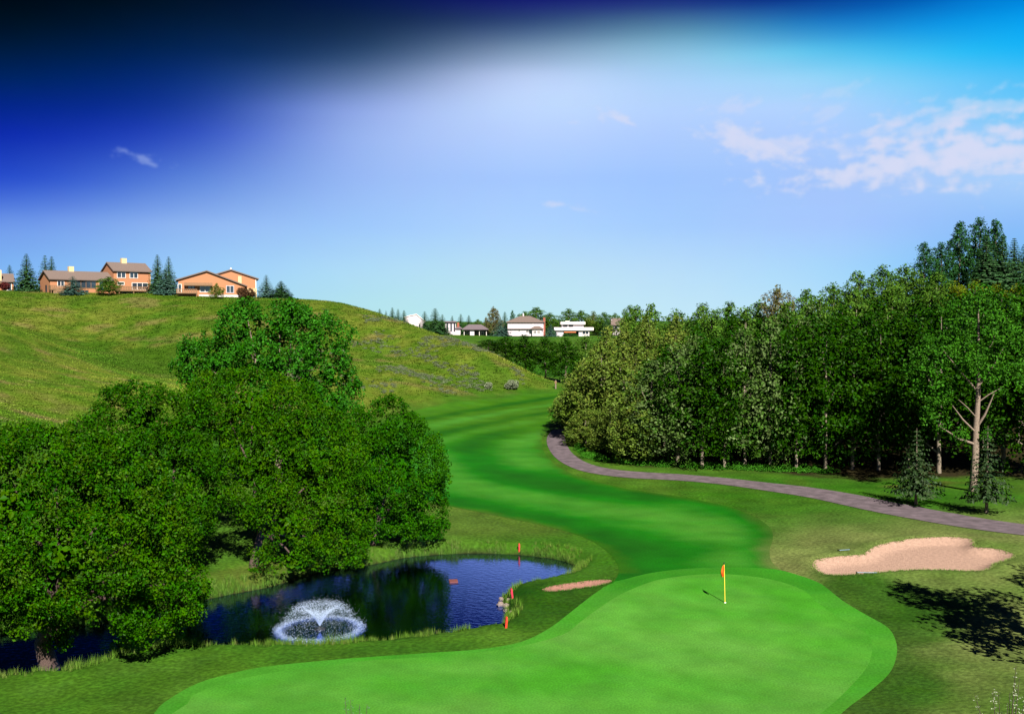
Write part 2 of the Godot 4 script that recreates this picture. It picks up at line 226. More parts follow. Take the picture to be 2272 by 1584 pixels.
# ---------------------------------------------------------------- materials
func mat(key: String, col: Color, rough := 0.8, tex: Texture2D = null, scale := 1.0) -> StandardMaterial3D:
	var m := StandardMaterial3D.new()
	m.albedo_color = col.linear_to_srgb()
	m.roughness = rough
	m.resource_name = key
	if tex:
		m.albedo_texture = tex
		m.uv1_triplanar = true
		m.uv1_world_triplanar = true
		m.uv1_scale = Vector3.ONE * scale
	M[key] = m
	return m

func grain(seed_: int, freq: float, lo: float, hi: float, octaves := 4, size := 512, tint := Color(1, 1, 1)) -> NoiseTexture2D:
	var f := FastNoiseLite.new()
	f.seed = seed_
	f.noise_type = FastNoiseLite.TYPE_SIMPLEX_SMOOTH
	f.frequency = freq
	f.fractal_octaves = octaves
	f.fractal_gain = 0.6
	var g := Gradient.new()
	g.set_color(0, Color(lo * tint.r, lo * tint.g, lo * tint.b))
	g.set_color(1, Color(hi, hi, hi))
	var t := NoiseTexture2D.new()
	t.width = size; t.height = size
	t.seamless = true
	t.noise = f
	t.color_ramp = g
	return t

func vertex_mat(key: String, rough := 0.85) -> StandardMaterial3D:
	var m := mat(key, Color.WHITE, rough)
	m.vertex_color_use_as_albedo = true
	return m

func make_materials() -> void:
	var turf := grain(11, 0.035, 0.78, 1.0, 5)
	var patch := grain(12, 0.012, 0.84, 1.0, 4)
	var wild := grain(22, 0.05, 0.60, 1.0, 6)
	var wide := grain(23, 0.02, 0.72, 1.0, 5)
	for spec in [["ground", 0.115, 0.021], ["fairway", 0.31, 0.029], ["green", 0.42, 0.05]]:
		var m := vertex_mat(spec[0], 0.9)
		m.metallic_specular = 0.15
		m.albedo_color = Color(1, 1, 1)
		m.albedo_texture = wild if spec[0] == "ground" else turf
		m.uv1_triplanar = true; m.uv1_world_triplanar = true
		m.uv1_scale = Vector3.ONE * spec[1]
		m.detail_enabled = true
		m.detail_blend_mode = BaseMaterial3D.BLEND_MODE_MUL
		m.detail_uv_layer = BaseMaterial3D.DETAIL_UV_2
		m.detail_albedo = wide if spec[0] == "ground" else patch
		m.uv2_triplanar = true; m.uv2_world_triplanar = true
		m.uv2_scale = Vector3.ONE * spec[2]
	var bump := grain(17, 0.05, 0.0, 1.0, 4)
	M.ground.heightmap_enabled = true
	M.ground.heightmap_texture = bump
	M.ground.heightmap_scale = 3.0
	var sand := grain(13, 0.02, 0.8, 1.0, 5)
	mat("sand", Color(0.36, 0.24, 0.19), 0.95, sand, 0.3)
	mat("red_sand", Color(0.30, 0.155, 0.125), 0.95, sand, 0.4)
	for k in ["sand", "red_sand"]:
		M[k].heightmap_enabled = true; M[k].heightmap_texture = bump; M[k].heightmap_scale = 3.0; M[k].metallic_specular = 0.2
	mat("asphalt", Color(0.125, 0.095, 0.118), 0.9, grain(14, 0.012, 0.62, 1.0, 6), 0.11)
	vertex_mat("leaf", 0.42).backlight = Color(0.12, 0.12, 0.12)
	M.leaf.metallic_specular = 0.13
	vertex_mat("needle", 0.6).metallic_specular = 0.3
	vertex_mat("grass", 0.8).metallic_specular = 0.2
	var bark := grain(15, 0.04, 0.45, 1.0, 5)
	mat("willow_bark", Color(0.12, 0.075, 0.065), 0.95, bark, 0.8)
	mat("pale_bark", Color(0.33, 0.25, 0.20), 0.9, bark, 0.5)
	mat("wood_bark", Color(0.30, 0.25, 0.19), 0.9, bark, 0.5)
	mat("dark_bark", Color(0.10, 0.075, 0.06), 0.95, bark, 0.7)
	var stucco := grain(16, 0.03, 0.86, 1.0, 4)
	mat("siding", Color(0.36, 0.155, 0.075), 0.85, stucco, 0.5)
	mat("cream", Color(0.55, 0.42, 0.24), 0.85, stucco, 0.5)
	mat("shingle", Color(0.19, 0.14, 0.125), 0.95, grain(18, 0.06, 0.6, 1.0, 4), 0.4)
	mat("grey_shingle", Color(0.16, 0.125, 0.15), 0.95, grain(19, 0.06, 0.6, 1.0, 4), 0.4)
	mat("white_wall", Color(0.52, 0.47, 0.53), 0.8, stucco, 0.5)
	mat("white_trim", Color(0.60, 0.56, 0.55), 0.7)
	mat("timber", Color(0.33, 0.19, 0.10), 0.85, bark, 0.5)
	mat("brick", Color(0.25, 0.07, 0.045), 0.9, stucco, 0.5)
	mat("glass", Color(0.02, 0.03, 0.045), 0.06).metallic_specular = 0.7
	mat("door_dark", Color(0.03, 0.03, 0.035), 0.6)
	mat("red_paint", Color(0.50, 0.03, 0.015), 0.5)
	mat("magenta_paint", Color(0.42, 0.02, 0.05), 0.5)
	mat("orange_cloth", Color(0.75, 0.13, 0.01), 0.8)
	mat("orange_awning", Color(0.5, 0.16, 0.06), 0.8)
	mat("yellow_pole", Color(0.62, 0.50, 0.05), 0.45)
	mat("black", Color(0.012, 0.012, 0.012), 0.6)
	mat("white_cup", Color(0.7, 0.7, 0.7), 0.6)
	mat("blue_cloth", Color(0.09, 0.14, 0.28), 0.8)
	mat("rake_metal", Color(0.05, 0.05, 0.05), 0.5)
	mat("rake_handle", Color(0.12, 0.20, 0.30), 0.5)
	mat("raft", Color(0.23, 0.06, 0.05), 0.8, bark, 1.0)
	mat("rock", Color(0.24, 0.19, 0.17), 0.9, grain(20, 0.03, 0.6, 1.0, 5), 0.8)
	mat("drop", Color(0.42, 0.52, 0.66), 0.3)
	mat("soil", Color(0.36, 0.22, 0.14), 0.95, sand, 0.5)
	var w := mat("water", Color(0.015, 0.12, 0.58), 0.05)
	w.metallic = 1.0
	w.metallic_specular = 0.5
	w.normal_enabled = true
	var ripple := grain(21, 0.02, 0.0, 1.0, 3)
	ripple.as_normal_map = true
	ripple.bump_strength = 6.0
	w.normal_texture = ripple
	w.normal_scale = 0.11
	w.uv1_triplanar = true; w.uv1_world_triplanar = true
	w.uv1_scale = Vector3(0.16, 0.16, 0.34)

# ---------------------------------------------------------------- sky
const SKY_ROWS := [0.0, 60.0, 120.0, 180.0, 240.0, 300.0, 400.0, 500.0, 600.0, 690.0]
const SKY := [
	[0, 10, 20, 0, 18, 36, 0, 28, 66, 0, 36, 100, 4, 38, 138, 14, 44, 172, 42, 80, 206, 112, 155, 236, 130, 185, 245, 140, 195, 248],
	[2, 18, 38, 3, 28, 60, 5, 38, 88, 14, 50, 125, 28, 62, 158, 48, 80, 192, 92, 132, 220, 142, 182, 242, 155, 205, 250, 165, 215, 245],
	[5, 24, 70, 18, 42, 76, 40, 68, 108, 92, 118, 165, 138, 162, 226, 148, 176, 238, 150, 184, 245, 158, 200, 252, 175, 220, 248, 180, 228, 238],
	[16, 22, 108, 50, 76, 120, 124, 150, 182, 186, 206, 246, 190, 215, 255, 182, 208, 255, 165, 200, 255, 172, 210, 255, 185, 225, 245, 190, 233, 242],
	[18, 34, 120, 76, 126, 162, 140, 194, 224, 172, 211, 250, 182, 212, 255, 175, 205, 255, 160, 198, 255, 165, 205, 255, 185, 222, 250, 195, 232, 248],
	[4, 62, 150, 28, 130, 205, 85, 195, 240, 145, 212, 250, 170, 210, 255, 170, 205, 255, 165, 198, 252, 165, 200, 255, 165, 215, 252, 180, 225, 250],
	[0, 130, 220, 10, 165, 242, 30, 185, 248, 85, 195, 250, 110, 200, 250, 150, 205, 252, 170, 208, 252, 140, 190, 250, 120, 190, 248, 150, 205, 250]]

func sky_tone(az: float, el: float) -> Color:
	# az and el in degrees from the middle of the view; the colours seen there go on past its edges and even out behind
	var u := clampf((az + 27.0) / 9.0, 0.0, 5.999)
	var row := 715.0 - tan(deg_to_rad(clampf(el, 0.0, 17.8))) / maxf(cos(deg_to_rad(clampf(az, -30, 30))), 0.8) * 2230.0
	var r := 0
	while r < 8 and row > SKY_ROWS[r + 1]: r += 1
	var t := clampf((row - SKY_ROWS[r]) / (SKY_ROWS[r + 1] - SKY_ROWS[r]), 0.0, 1.0)
	var k := int(u)
	var f := u - k
	var get_c := func(col: int, rr: int) -> Color: return Color8(SKY[col][rr * 3], SKY[col][rr * 3 + 1], SKY[col][rr * 3 + 2])
	var across := func(rr: int) -> Color:
		var p: Color = get_c.call(maxi(k - 1, 0), rr); var q: Color = get_c.call(k, rr); var w: Color = get_c.call(k + 1, rr); var e: Color = get_c.call(mini(k + 2, 6), rr)
		return Color(cubic_interpolate(q.r, w.r, p.r, e.r, f), cubic_interpolate(q.g, w.g, p.g, e.g, f), cubic_interpolate(q.b, w.b, p.b, e.b, f)).clamp()
	var a: Color = across.call(r)
	var b: Color = across.call(r + 1)
	var col := a.lerp(b, t)
	var mid: Color = get_c.call(3, r).lerp(get_c.call(3, r + 1), t)
	col = col.lerp(mid, smoothstep(45.0, 150.0, absf(az)))
	return col.lerp(Color8(4, 20, 70), smoothstep(17.8, 45.0, el))

func make_sky() -> ImageTexture:
	var w := 512
	var im := Image.create(w, w / 2, false, Image.FORMAT_RGB8)
	for y in w / 2:
		var el := 90.0 - (y + 0.5) / (w / 2) * 180.0
		for x in w:
			var az := (x + 0.5) / w * 360.0 - 180.0
			im.set_pixel(x, y, sky_tone(az, el) if el > -3.0 else Color8(60, 85, 60))
	im.resize(4096, 2048, Image.INTERPOLATE_CUBIC)
	im.convert(Image.FORMAT_RGB8)
	var f := FastNoiseLite.new()
	f.seed = 5; f.frequency = 0.35; f.fractal_octaves = 6; f.fractal_gain = 0.58
	# wisps: centre and half size in degrees, strength, lean
	for cl in [[13.4, 9.6, 2.4, 0.85, 0.95, -0.3], [14.9, 9.6, 1.9, 0.8, 0.75, 0.12], [12.4, 10.3, 2.0, 0.5, 0.7, -0.12], [12.2, 11.7, 1.6, 0.42, 0.45, 0.1], [17.2, 11.2, 1.3, 0.5, 0.4, 0.3],
			[19.8, 7.9, 5.6, 0.6, 1.0, 0.06], [22.8, 8.6, 5.6, 1.3, 1.0, 0.06], [25.8, 8.7, 4.6, 1.5, 1.0, 0.03], [21.5, 10.1, 3.2, 0.7, 0.7, 0.12], [24.5, 10.8, 4.0, 0.8, 0.6, 0.05], [17.6, 9.4, 2.0, 0.34, 0.55, -0.08],
			[5.9, 11.4, 1.3, 0.32, 0.85, -0.28], [3.4, 11.1, 0.5, 0.1, 0.4, 0.0], [2.4, 6.65, 1.0, 0.17, 0.75, 0.02], [4.1, 6.3, 0.9, 0.17, 0.5, -0.12], [-20.2, 8.65, 1.2, 0.28, 0.45, -0.2], [23.6, 6.8, 1.2, 0.13, 0.4, 0.05], [17.6, 12.2, 1.5, 0.4, 0.3, 0.2], [26.0, 7.6, 2.4, 0.2, 0.5, 0.02]]:
		var x0 := int((cl[0] - cl[2] * 1.6 + 180.0) / 360.0 * 4096)
		var x1 := int((cl[0] + cl[2] * 1.6 + 180.0) / 360.0 * 4096)
		var y0 := int((90.0 - cl[1] - cl[3] * 2.2) / 180.0 * 2048)
		var y1 := int((90.0 - cl[1] + cl[3] * 2.2) / 180.0 * 2048)
		for y in range(y0, y1):
			for x in range(x0, x1):
				var dx: float = (x + 0.5) / 4096 * 360.0 - 180.0 - cl[0]
				var dy: float = 90.0 - (y + 0.5) / 2048 * 180.0 - cl[1] - dx * cl[5]
				var q := sqrt(dx * dx / (cl[2] * cl[2]) + dy * dy / (cl[3] * cl[3]))
				var s := f.get_noise_2d((cl[0] + dx) * 1.5, (cl[1] + dy) * 3.6) * 1.0 + 0.80 - q * 0.66
				var a: float = smoothstep(0.0, 0.75, s) * cl[4] * 0.85
				if a > 0.004:
					im.set_pixel(x, y, im.get_pixel(x, y).lerp(Color8(214, 220, 246), minf(a, 0.85)))
	return ImageTexture.create_from_image(im)

# ---------------------------------------------------------------- terrain
func solve_terrain() -> void:
	# a smooth surface through the measured heights: multiquadrics of reach 12 m
	var n := TERRAIN.size() / 3
	var rows := []
	for a in n + 1:
		var row := PackedFloat64Array()
		row.resize(n + 2)
		for b in n + 1:
			if a < n and b < n:
				var dx: float = TERRAIN[a * 3] - TERRAIN[b * 3]
				var dz: float = TERRAIN[a * 3 + 1] - TERRAIN[b * 3 + 1]
				row[b] = sqrt(dx * dx + dz * dz + 144.0) - (0.3 if a == b else 0.0)
			elif a != b:
				row[b] = 1.0
		row[n + 1] = TERRAIN[a * 3 + 2] if a < n else 0.0
		rows.append(row)
	for k in n + 1:
		var best := k
		for r in range(k + 1, n + 1):
			if absf(rows[r][k]) > absf(rows[best][k]): best = r
		var swap: PackedFloat64Array = rows[k]
		rows[k] = rows[best]; rows[best] = swap
		var pk: PackedFloat64Array = rows[k]
		for r in range(k + 1, n + 1):
			var row: PackedFloat64Array = rows[r]
			var f := row[k] / pk[k]
			if f != 0.0:
				for q in range(k, n + 2): row[q] -= f * pk[q]
				rows[r] = row
	weights.resize(n + 1)
	for k in range(n, -1, -1):
		var row: PackedFloat64Array = rows[k]
		var s := row[n + 1]
		for q in range(k + 1, n + 1): s -= row[q] * weights[q]
		weights[k] = s / row[k]
	var tx := PackedFloat64Array(); var tz := PackedFloat64Array()
	for a in n:
		tx.append(TERRAIN[a * 3]); tz.append(TERRAIN[a * 3 + 1])
	lattice.resize(LNX * LNZ)
	for j in LNZ:
		var z := LZ + j * LS
		for k in LNX:
			var x := LX + k * LS
			var s := weights[n]
			for a in n:
				var dx := tx[a] - x
				var dz := tz[a] - z
				s += weights[a] * sqrt(dx * dx + dz * dz + 144.0)
			lattice[j * LNX + k] = s

func base(x: float, z: float) -> float:
	var u := clampf((x - LX) / LS, 1.0, LNX - 2.001)
	var w := clampf((z - LZ) / LS, 1.0, LNZ - 2.001)
	var k := int(u); var j := int(w)
	var fu := u - k; var fw := w - j
	var col := [0.0, 0.0, 0.0, 0.0]
	for q in 4:
		var o := mini(j + q - 1, LNZ - 1) * LNX + k
		col[q] = cubic_interpolate(lattice[o], lattice[o + 1], lattice[o - 1], lattice[mini(o + 2, LNX * LNZ - 1)], fu)
	return cubic_interpolate(col[1], col[2], col[0], col[3], fw)

func side(p: PackedVector2Array, q: Vector2) -> float:
	# distance to the outline, negative inside
	var d := 1e9
	for k in p.size():
		d = minf(d, Geometry2D.get_closest_point_to_segment(q, p[k], p[(k + 1) % p.size()]).distance_squared_to(q))
	d = sqrt(d)
	return -d if Geometry2D.is_point_in_polygon(q, p) else d

func height(x: float, z: float) -> float:
	var h := base(x, z)
	var q := Vector2(x, z)
	if z < -36.0 and z > -86.0 and x > -60.0 and x < 12.0:
		var s := side(pond, q)
		if s < 2.5:
			if s > 0.0: h = minf(h, 0.02 + s * 0.75 + noise.get_noise_2d(x * 9.0, z * 9.0) * 0.12 * minf(s, 1.0)) if s < 1.4 else lerpf(minf(h, 1.0), h, smoothstep(1.4, 2.5, s))
			else: h = maxf(-1.4, s * 0.75)
	if z < -55.0 and z > -70.0 and x > 14.0 and x < 38.0:
		var s := side(bunker_a, q)
		if s < 0.0: h -= 0.38 * smoothstep(0.0, 0.9, -s)
		elif s < 1.2: h += 0.12 * sin(s / 1.2 * PI)
	if z < -53.0 and z > -62.0 and x > -1.0 and x < 10.0:
		var s := side(bunker_b, q)
		if s < 0.0: h -= 0.22 * smoothstep(0.0, 0.7, -s)
		elif s < 0.7: h += 0.08 * sin(s / 0.7 * PI)
	if z < -75.0:
		var f := hill_share(x, z)
		if f > 0.0: h += f * (noise.get_noise_2d(x * 1.6, z * 1.6) * 0.7 + noise.get_noise_2d(x * 7.0, z * 7.0) * 0.10)
	else:
		h += noise.get_noise_2d(x * 3.0, z * 3.0) * 0.06
	return h

func hill_share(x: float, z: float) -> float:
	if x > 30.0: return 0.0
	return 1.0 - smoothstep(-6.0, 2.0, side(foot, Vector2(x, z)))

func on_ground(x: float, z: float, up := 0.0) -> Vector3:
	return Vector3(x, height(x, z) + up, z)

func grid_lines() -> void:
	var xs := []
	for e in [[-130.0, -45.0, 1.25], [-45.0, 55.0, 0.5], [55.0, 130.0, 1.5]]:
		var x: float = e[0]
		while x < e[1] - 0.001:
			xs.append(x); x += e[2]
	xs.append(130.0)
	var s := 2.0
	while xs[-1] < 1500.0:
		xs.append(xs[-1] + s); s *= 1.13
	s = 2.0
	while xs[0] > -1500.0:
		xs.push_front(xs[0] - s); s *= 1.13
	var zs := []
	for e in [[24.0, -36.0, 2.0], [-36.0, -82.0, 0.5], [-82.0, -130.0, 0.8], [-130.0, -250.0, 1.25], [-250.0, -420.0, 3.0]]:
		var z: float = e[0]
		while z > e[1] + 0.001:
			zs.append(z); z -= e[2]
	s = 4.0
	while zs[-1] > -2600.0:
		zs.append(zs[-1] - s); s *= 1.15
	zs.reverse()
	for x in xs: gx.append(x)
	for z in zs: gz.append(z)
	gh.resize(gx.size() * gz.size())
	for j in gz.size():
		for k in gx.size(): gh[j * gx.size() + k] = height(gx[k], gz[j])

func normal_at(k: int, j: int) -> Vector3:
	var nx := gx.size()
	var a := maxi(k - 1, 0); var b := mini(k + 1, nx - 1)
	var c := maxi(j - 1, 0); var d := mini(j + 1, gz.size() - 1)
	return Vector3(-(gh[j * nx + b] - gh[j * nx + a]) / (gx[b] - gx[a]), 1.0, -(gh[d * nx + k] - gh[c * nx + k]) / (gz[d] - gz[c])).normalized()

func cell(p: Vector2) -> Vector2i:
	return Vector2i(clampi(gx.bsearch(p.x) - 1, 0, gx.size() - 2), clampi(gz.bsearch(p.y) - 1, 0, gz.size() - 2))

func grid_height(p: Vector2, k: int, j: int) -> float:
	# on the two triangles of the ground mesh
	var nx := gx.size()
	var u := (p.x - gx[k]) / (gx[k + 1] - gx[k])
	var w := (p.y - gz[j]) / (gz[j + 1] - gz[j])
	var a := gh[j * nx + k]; var b := gh[j * nx + k + 1]; var c := gh[(j + 1) * nx + k + 1]; var d := gh[(j + 1) * nx + k]
	return a + (b - a) * u + (c - b) * w if u >= w else a + (d - a) * w + (c - d) * u

func ground_colour(x: float, z: float) -> Color:
	var a := noise.get_noise_2d(x * 1.3, z * 1.3)
	var b := fine.get_noise_2d(x * 3.0, z * 3.0)
	var c := noise.get_noise_2d(x * 4.0 + 300.0, z * 4.0)
	var rough := Color(0.036, 0.145, 0.008).lerp(Color(0.080, 0.165, 0.018), clampf(0.5 + a * 1.1 + b * 0.4, 0.0, 1.0))
	# drier, paler turf on the mounds to the right, thicker darker turf along the bank of the pond
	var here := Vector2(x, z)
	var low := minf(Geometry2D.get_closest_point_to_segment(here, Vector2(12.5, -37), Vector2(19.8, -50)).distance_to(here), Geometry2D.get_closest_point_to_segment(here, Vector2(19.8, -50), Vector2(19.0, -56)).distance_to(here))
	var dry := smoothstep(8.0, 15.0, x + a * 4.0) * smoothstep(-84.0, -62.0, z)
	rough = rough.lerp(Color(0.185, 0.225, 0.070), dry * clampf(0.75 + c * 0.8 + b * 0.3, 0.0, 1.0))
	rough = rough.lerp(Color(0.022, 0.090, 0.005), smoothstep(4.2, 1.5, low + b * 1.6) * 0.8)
	var pale := smoothstep(4.0, 0.0, absf(x + 4.0 + a * 2.0) - 6.0) * smoothstep(-70.0, -74.0, z) * smoothstep(-92.0, -86.0, z)
	rough = rough.lerp(Color(0.085, 0.15, 0.022), pale * 0.7)
	var lush := smoothstep(7.0, 4.5, Vector2(x - 3.0, (z + 54.5) * 1.2).length())
	rough = rough.lerp(Color(0.016, 0.075, 0.004), lush * clampf(0.75 + b * 0.6, 0.0, 1.0))
	if z < -75.0 or x < -50.0:
		var f := hill_share(x, z)
		if f > 0.0:
			var hill := Color(0.064, 0.135, 0.009).lerp(Color(0.128, 0.165, 0.022), clampf(0.5 + a * 0.9 + b * 1.1, 0.0, 1.0))
			hill = hill.lerp(Color(0.045, 0.115, 0.008), clampf(c * 1.6 + 0.05, 0.0, 0.7))
			hill = hill.lerp(Color(0.19, 0.15, 0.06), clampf((noise.get_noise_2d(x * 5.0, z * 9.0 + 90.0) - 0.28) * 3.5, 0.0, 0.55))
			# darker green band along the draw behind the near spur
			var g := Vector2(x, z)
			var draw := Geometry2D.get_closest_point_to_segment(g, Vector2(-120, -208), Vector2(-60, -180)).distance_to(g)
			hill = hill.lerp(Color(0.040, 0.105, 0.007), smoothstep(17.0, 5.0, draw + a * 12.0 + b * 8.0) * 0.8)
			# last year's grey stalks on the foot of the near spur
			hill = hill.lerp(Color(0.095, 0.095, 0.040), clampf(b * 2.0, 0.0, 0.8) * smoothstep(-138.0, -112.0, z + x * 0.2 + a * 14.0) * smoothstep(-36.0, -46.0, x) )
			rough = rough.lerp(hill * 1.18, f)
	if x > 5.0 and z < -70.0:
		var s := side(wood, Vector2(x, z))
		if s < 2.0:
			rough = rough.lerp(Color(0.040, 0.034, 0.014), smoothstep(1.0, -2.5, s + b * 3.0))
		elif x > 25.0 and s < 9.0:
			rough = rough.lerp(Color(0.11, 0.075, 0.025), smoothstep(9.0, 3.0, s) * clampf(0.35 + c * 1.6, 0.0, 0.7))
	if x < 13.0 and x > -60.0 and z < -36.0 and z > -86.0:
		var s := side(pond, Vector2(x, z))
		if s < 0.25: rough = rough.lerp(Color(0.030, 0.025, 0.014), smoothstep(0.25, -0.1, s))
		elif s < 3.0 and x < -12.0 and z < -56.0: rough = rough.lerp(Color(0.12, 0.09, 0.03), clampf(c * 2.0 + 0.1, 0.0, 0.8) * 0.7)
	return rough * 1.22

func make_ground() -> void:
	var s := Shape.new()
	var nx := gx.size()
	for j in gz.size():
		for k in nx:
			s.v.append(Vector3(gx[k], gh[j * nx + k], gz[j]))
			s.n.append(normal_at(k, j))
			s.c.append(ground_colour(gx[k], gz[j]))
	for j in gz.size() - 1:
		for k in nx - 1:
			var a := j * nx + k
			s.i.append(a); s.i.append(a + 1); s.i.append(a + nx + 1)
			s.i.append(a); s.i.append(a + nx + 1); s.i.append(a + nx)
	var o := part(self, "ground", s.mesh(), M.ground)
	tag(o, "rough grass of the valley and the bare hillside", "", "", "structure")

func sheet(called: String, label: String, poly: PackedVector2Array, up: float, material: Material, colour: Callable) -> void:
	# a layer that follows the ground exactly, cut to an outline
	var s := Shape.new()
	var lo := poly[0]; var hi := poly[0]
	for p in poly:
		lo = lo.min(p); hi = hi.max(p)
	var c0 := cell(lo); var c1 := cell(hi)
	var add := func(p: Vector2, k: int, j: int) -> int:
		s.v.append(Vector3(p.x, grid_height(p, k, j) + up, p.y))
		var u := (p.x - gx[k]) / (gx[k + 1] - gx[k]); var w := (p.y - gz[j]) / (gz[j + 1] - gz[j])
		s.n.append(normal_at(k, j).lerp(normal_at(k + 1, j), u).lerp(normal_at(k, j + 1).lerp(normal_at(k + 1, j + 1), u), w).normalized())
		s.c.append(colour.call(p))
		return s.v.size() - 1
	for j in range(c0.y, c1.y + 1):
		for k in range(c0.x, c1.x + 1):
			var q := [Vector2(gx[k], gz[j]), Vector2(gx[k + 1], gz[j]), Vector2(gx[k + 1], gz[j + 1]), Vector2(gx[k], gz[j + 1])]
			var ins := 0
			for p in q:
				if Geometry2D.is_point_in_polygon(p, poly): ins += 1
			if ins == 4:
				var e := [add.call(q[0], k, j), add.call(q[1], k, j), add.call(q[2], k, j), add.call(q[3], k, j)]
				s.i.append_array([e[0], e[1], e[2], e[0], e[2], e[3]])
				continue
			if ins == 0 and not near_cell(poly, q): continue
			for half in [[0, 1, 2], [0, 2, 3]]:
				for piece in Geometry2D.intersect_polygons(PackedVector2Array([q[half[0]], q[half[1]], q[half[2]]]), poly):
					var t := Geometry2D.triangulate_polygon(piece)
					var first := s.v.size()
					for p in piece: add.call(p, k, j)
					for m in range(0, t.size(), 3):
						var a := first + t[m]; var b := first + t[m + 1]; var c := first + t[m + 2]
						if (s.v[c] - s.v[a]).cross(s.v[b] - s.v[a]).y < 0.0: s.i.append_array([a, c, b])
						else: s.i.append_array([a, b, c])
	var o := part(self, called, s.mesh(), material)
	tag(o, label, "", "", "structure")

func near_cell(poly: PackedVector2Array, q: Array) -> bool:
	for k in poly.size():
		var a := poly[k]; var b := poly[(k + 1) % poly.size()]
		if maxf(a.x, b.x) >= q[0].x and minf(a.x, b.x) <= q[2].x and maxf(a.y, b.y) >= q[0].y and minf(a.y, b.y) <= q[2].y: return true
	return false

var mow := []
func fairway_colour(p: Vector2) -> Color:
	var t := noise.get_noise_2d(p.x * 2.5, p.y * 2.5) * 0.35 + fine.get_noise_2d(p.x * 2.0, p.y * 6.0) * 0.3
	for m in mow:
		var d := 1e9
		var line: PackedVector2Array = m[2]
		for k in line.size() - 1: d = minf(d, Geometry2D.get_closest_point_to_segment(p, line[k], line[k + 1]).distance_to(p))
		if d < m[1] * 2.2: t += m[0] * exp(-d * d / (m[1] * m[1])) * 0.75
	var far := smoothstep(-105.0, -150.0, p.y)
	var edge := clampf(1.0 + side(fair, p) / 1.1 + fine.get_noise_2d(p.x * 4.0, p.y * 4.0) * 0.8, 0.0, 1.0)
	var mid := Color(0.010, 0.150, 0.006).lerp(Color(0.045, 0.150, 0.008), far)
	var cut := mid.lerp(Color(0.060, 0.235, 0.024), clampf(t, 0.0, 1.0)).lerp(Color(0.008, 0.085, 0.004), clampf(-t, 0.0, 0.85))
	return cut.lerp(ground_colour(p.x, p.y) * 0.62, edge * 0.7 if p.y < -60.0 else 0.0)

# ---------------------------------------------------------------- plants
func ball() -> Vector3:
	var z := rng.randf_range(-1.0, 1.0)
	var a := rng.randf() * TAU
	var r := sqrt(1.0 - z * z)
	return Vector3(r * cos(a), z, r * sin(a))

func crown(s: Shape, lobes: Array, clump: float, per_clump: int, l: float, w: float, cols: Array, density := 1.0, floor_y := -1e9, gappy := 0.75) -> void:
	# lobes: [centre, radii]; leaves gather in clumps near the surface of every lobe
	for e in lobes.size():
		var c: Vector3 = lobes[e][0]
		var r: Vector3 = lobes[e][1]
		var share: float = density * (lobes[e][2] if lobes[e].size() > 2 else 1.0)
		var area := 4.0 * PI * pow((r.x * r.y + r.y * r.z + r.x * r.z) / 3.0, 1.0)
		for k in int(area * 1.3 * share):
			# inner boughs, larger sprays that close the crown
			var u0 := ball()
			var t0: Color = cols[rng.randi() % cols.size()]
			var p0 := c + u0 * r * rng.randf_range(0.12, 0.46)
			if p0.y > floor_y: s.leaf(p0, (u0 + ball() * 0.7).normalized(), ball(), 0.42, 0.3, t0)
		for k in int(area / (clump * clump * 1.5) * share) + 2:
			var u := ball()
			var depth := rng.randf_range(0.84, 1.05) if rng.randf() < 0.93 else rng.randf_range(0.45, 0.75)
			var bump := fine.get_noise_3dv((c + u * r) * (5.0 / clump) * 0.45 + Vector3(e * 31.0, 0, 0))
			if bump < 0.0 and rng.randf() < gappy: continue
			depth *= 1.0 + bump * 0.6
			var q := c + u * r * depth
			var buried := false
			for f in lobes.size():
				if f != e and ((q - lobes[f][0]) / lobes[f][1]).length() < 0.72: buried = true
			if buried and rng.randf() < 0.88: continue
			var tone: Color = cols[rng.randi() % cols.size()]
			tone = tone * rng.randf_range(0.75, 1.25)
			var cr := clump * rng.randf_range(0.6, 1.25)
			for m in int(per_clump * rng.randf_range(0.6, 1.3)):
				var off := ball() * cr * sqrt(rng.randf())
				var p := q + off - u * (absf(off.dot(u)) * 0.35) + Vector3(0, -0.15 * cr * rng.randf(), 0)
				if p.y < floor_y: continue
				var nm := (u * 0.55 + ball() * 0.95 + Vector3(0, 0.25, 0)).normalized()
				var sz := rng.randf_range(0.7, 1.3)
				s.leaf(p, nm, ball(), l * sz, w * sz, tone * rng.randf_range(0.75, 1.3))

func limbs(s: Shape, root: Vector3, fork: Vector3, r: float, lobes: Array, lean := Vector3.ZERO) -> void:
	var mid := root.lerp(fork, 0.5) + lean
	s.tube([root - Vector3(0, 0.4, 0), root + Vector3(0, 0.25, 0), mid, fork], [r * 1.45, r * 1.1, r * 0.9, r * 0.75], 9)
	for e in lobes:
		var c: Vector3 = e[0]
		var a := fork - (fork - root) * rng.randf_range(0.0, 0.45)
		var b := a.lerp(c, 0.5) + ball() * 0.4 + Vector3(0, 0.3, 0)
		s.tube([a, b, c, c + (c - a).normalized() * 0.6 + Vector3(0, 0.4, 0)], [r * 0.42, r * 0.26, r * 0.13, r * 0.04], 6)

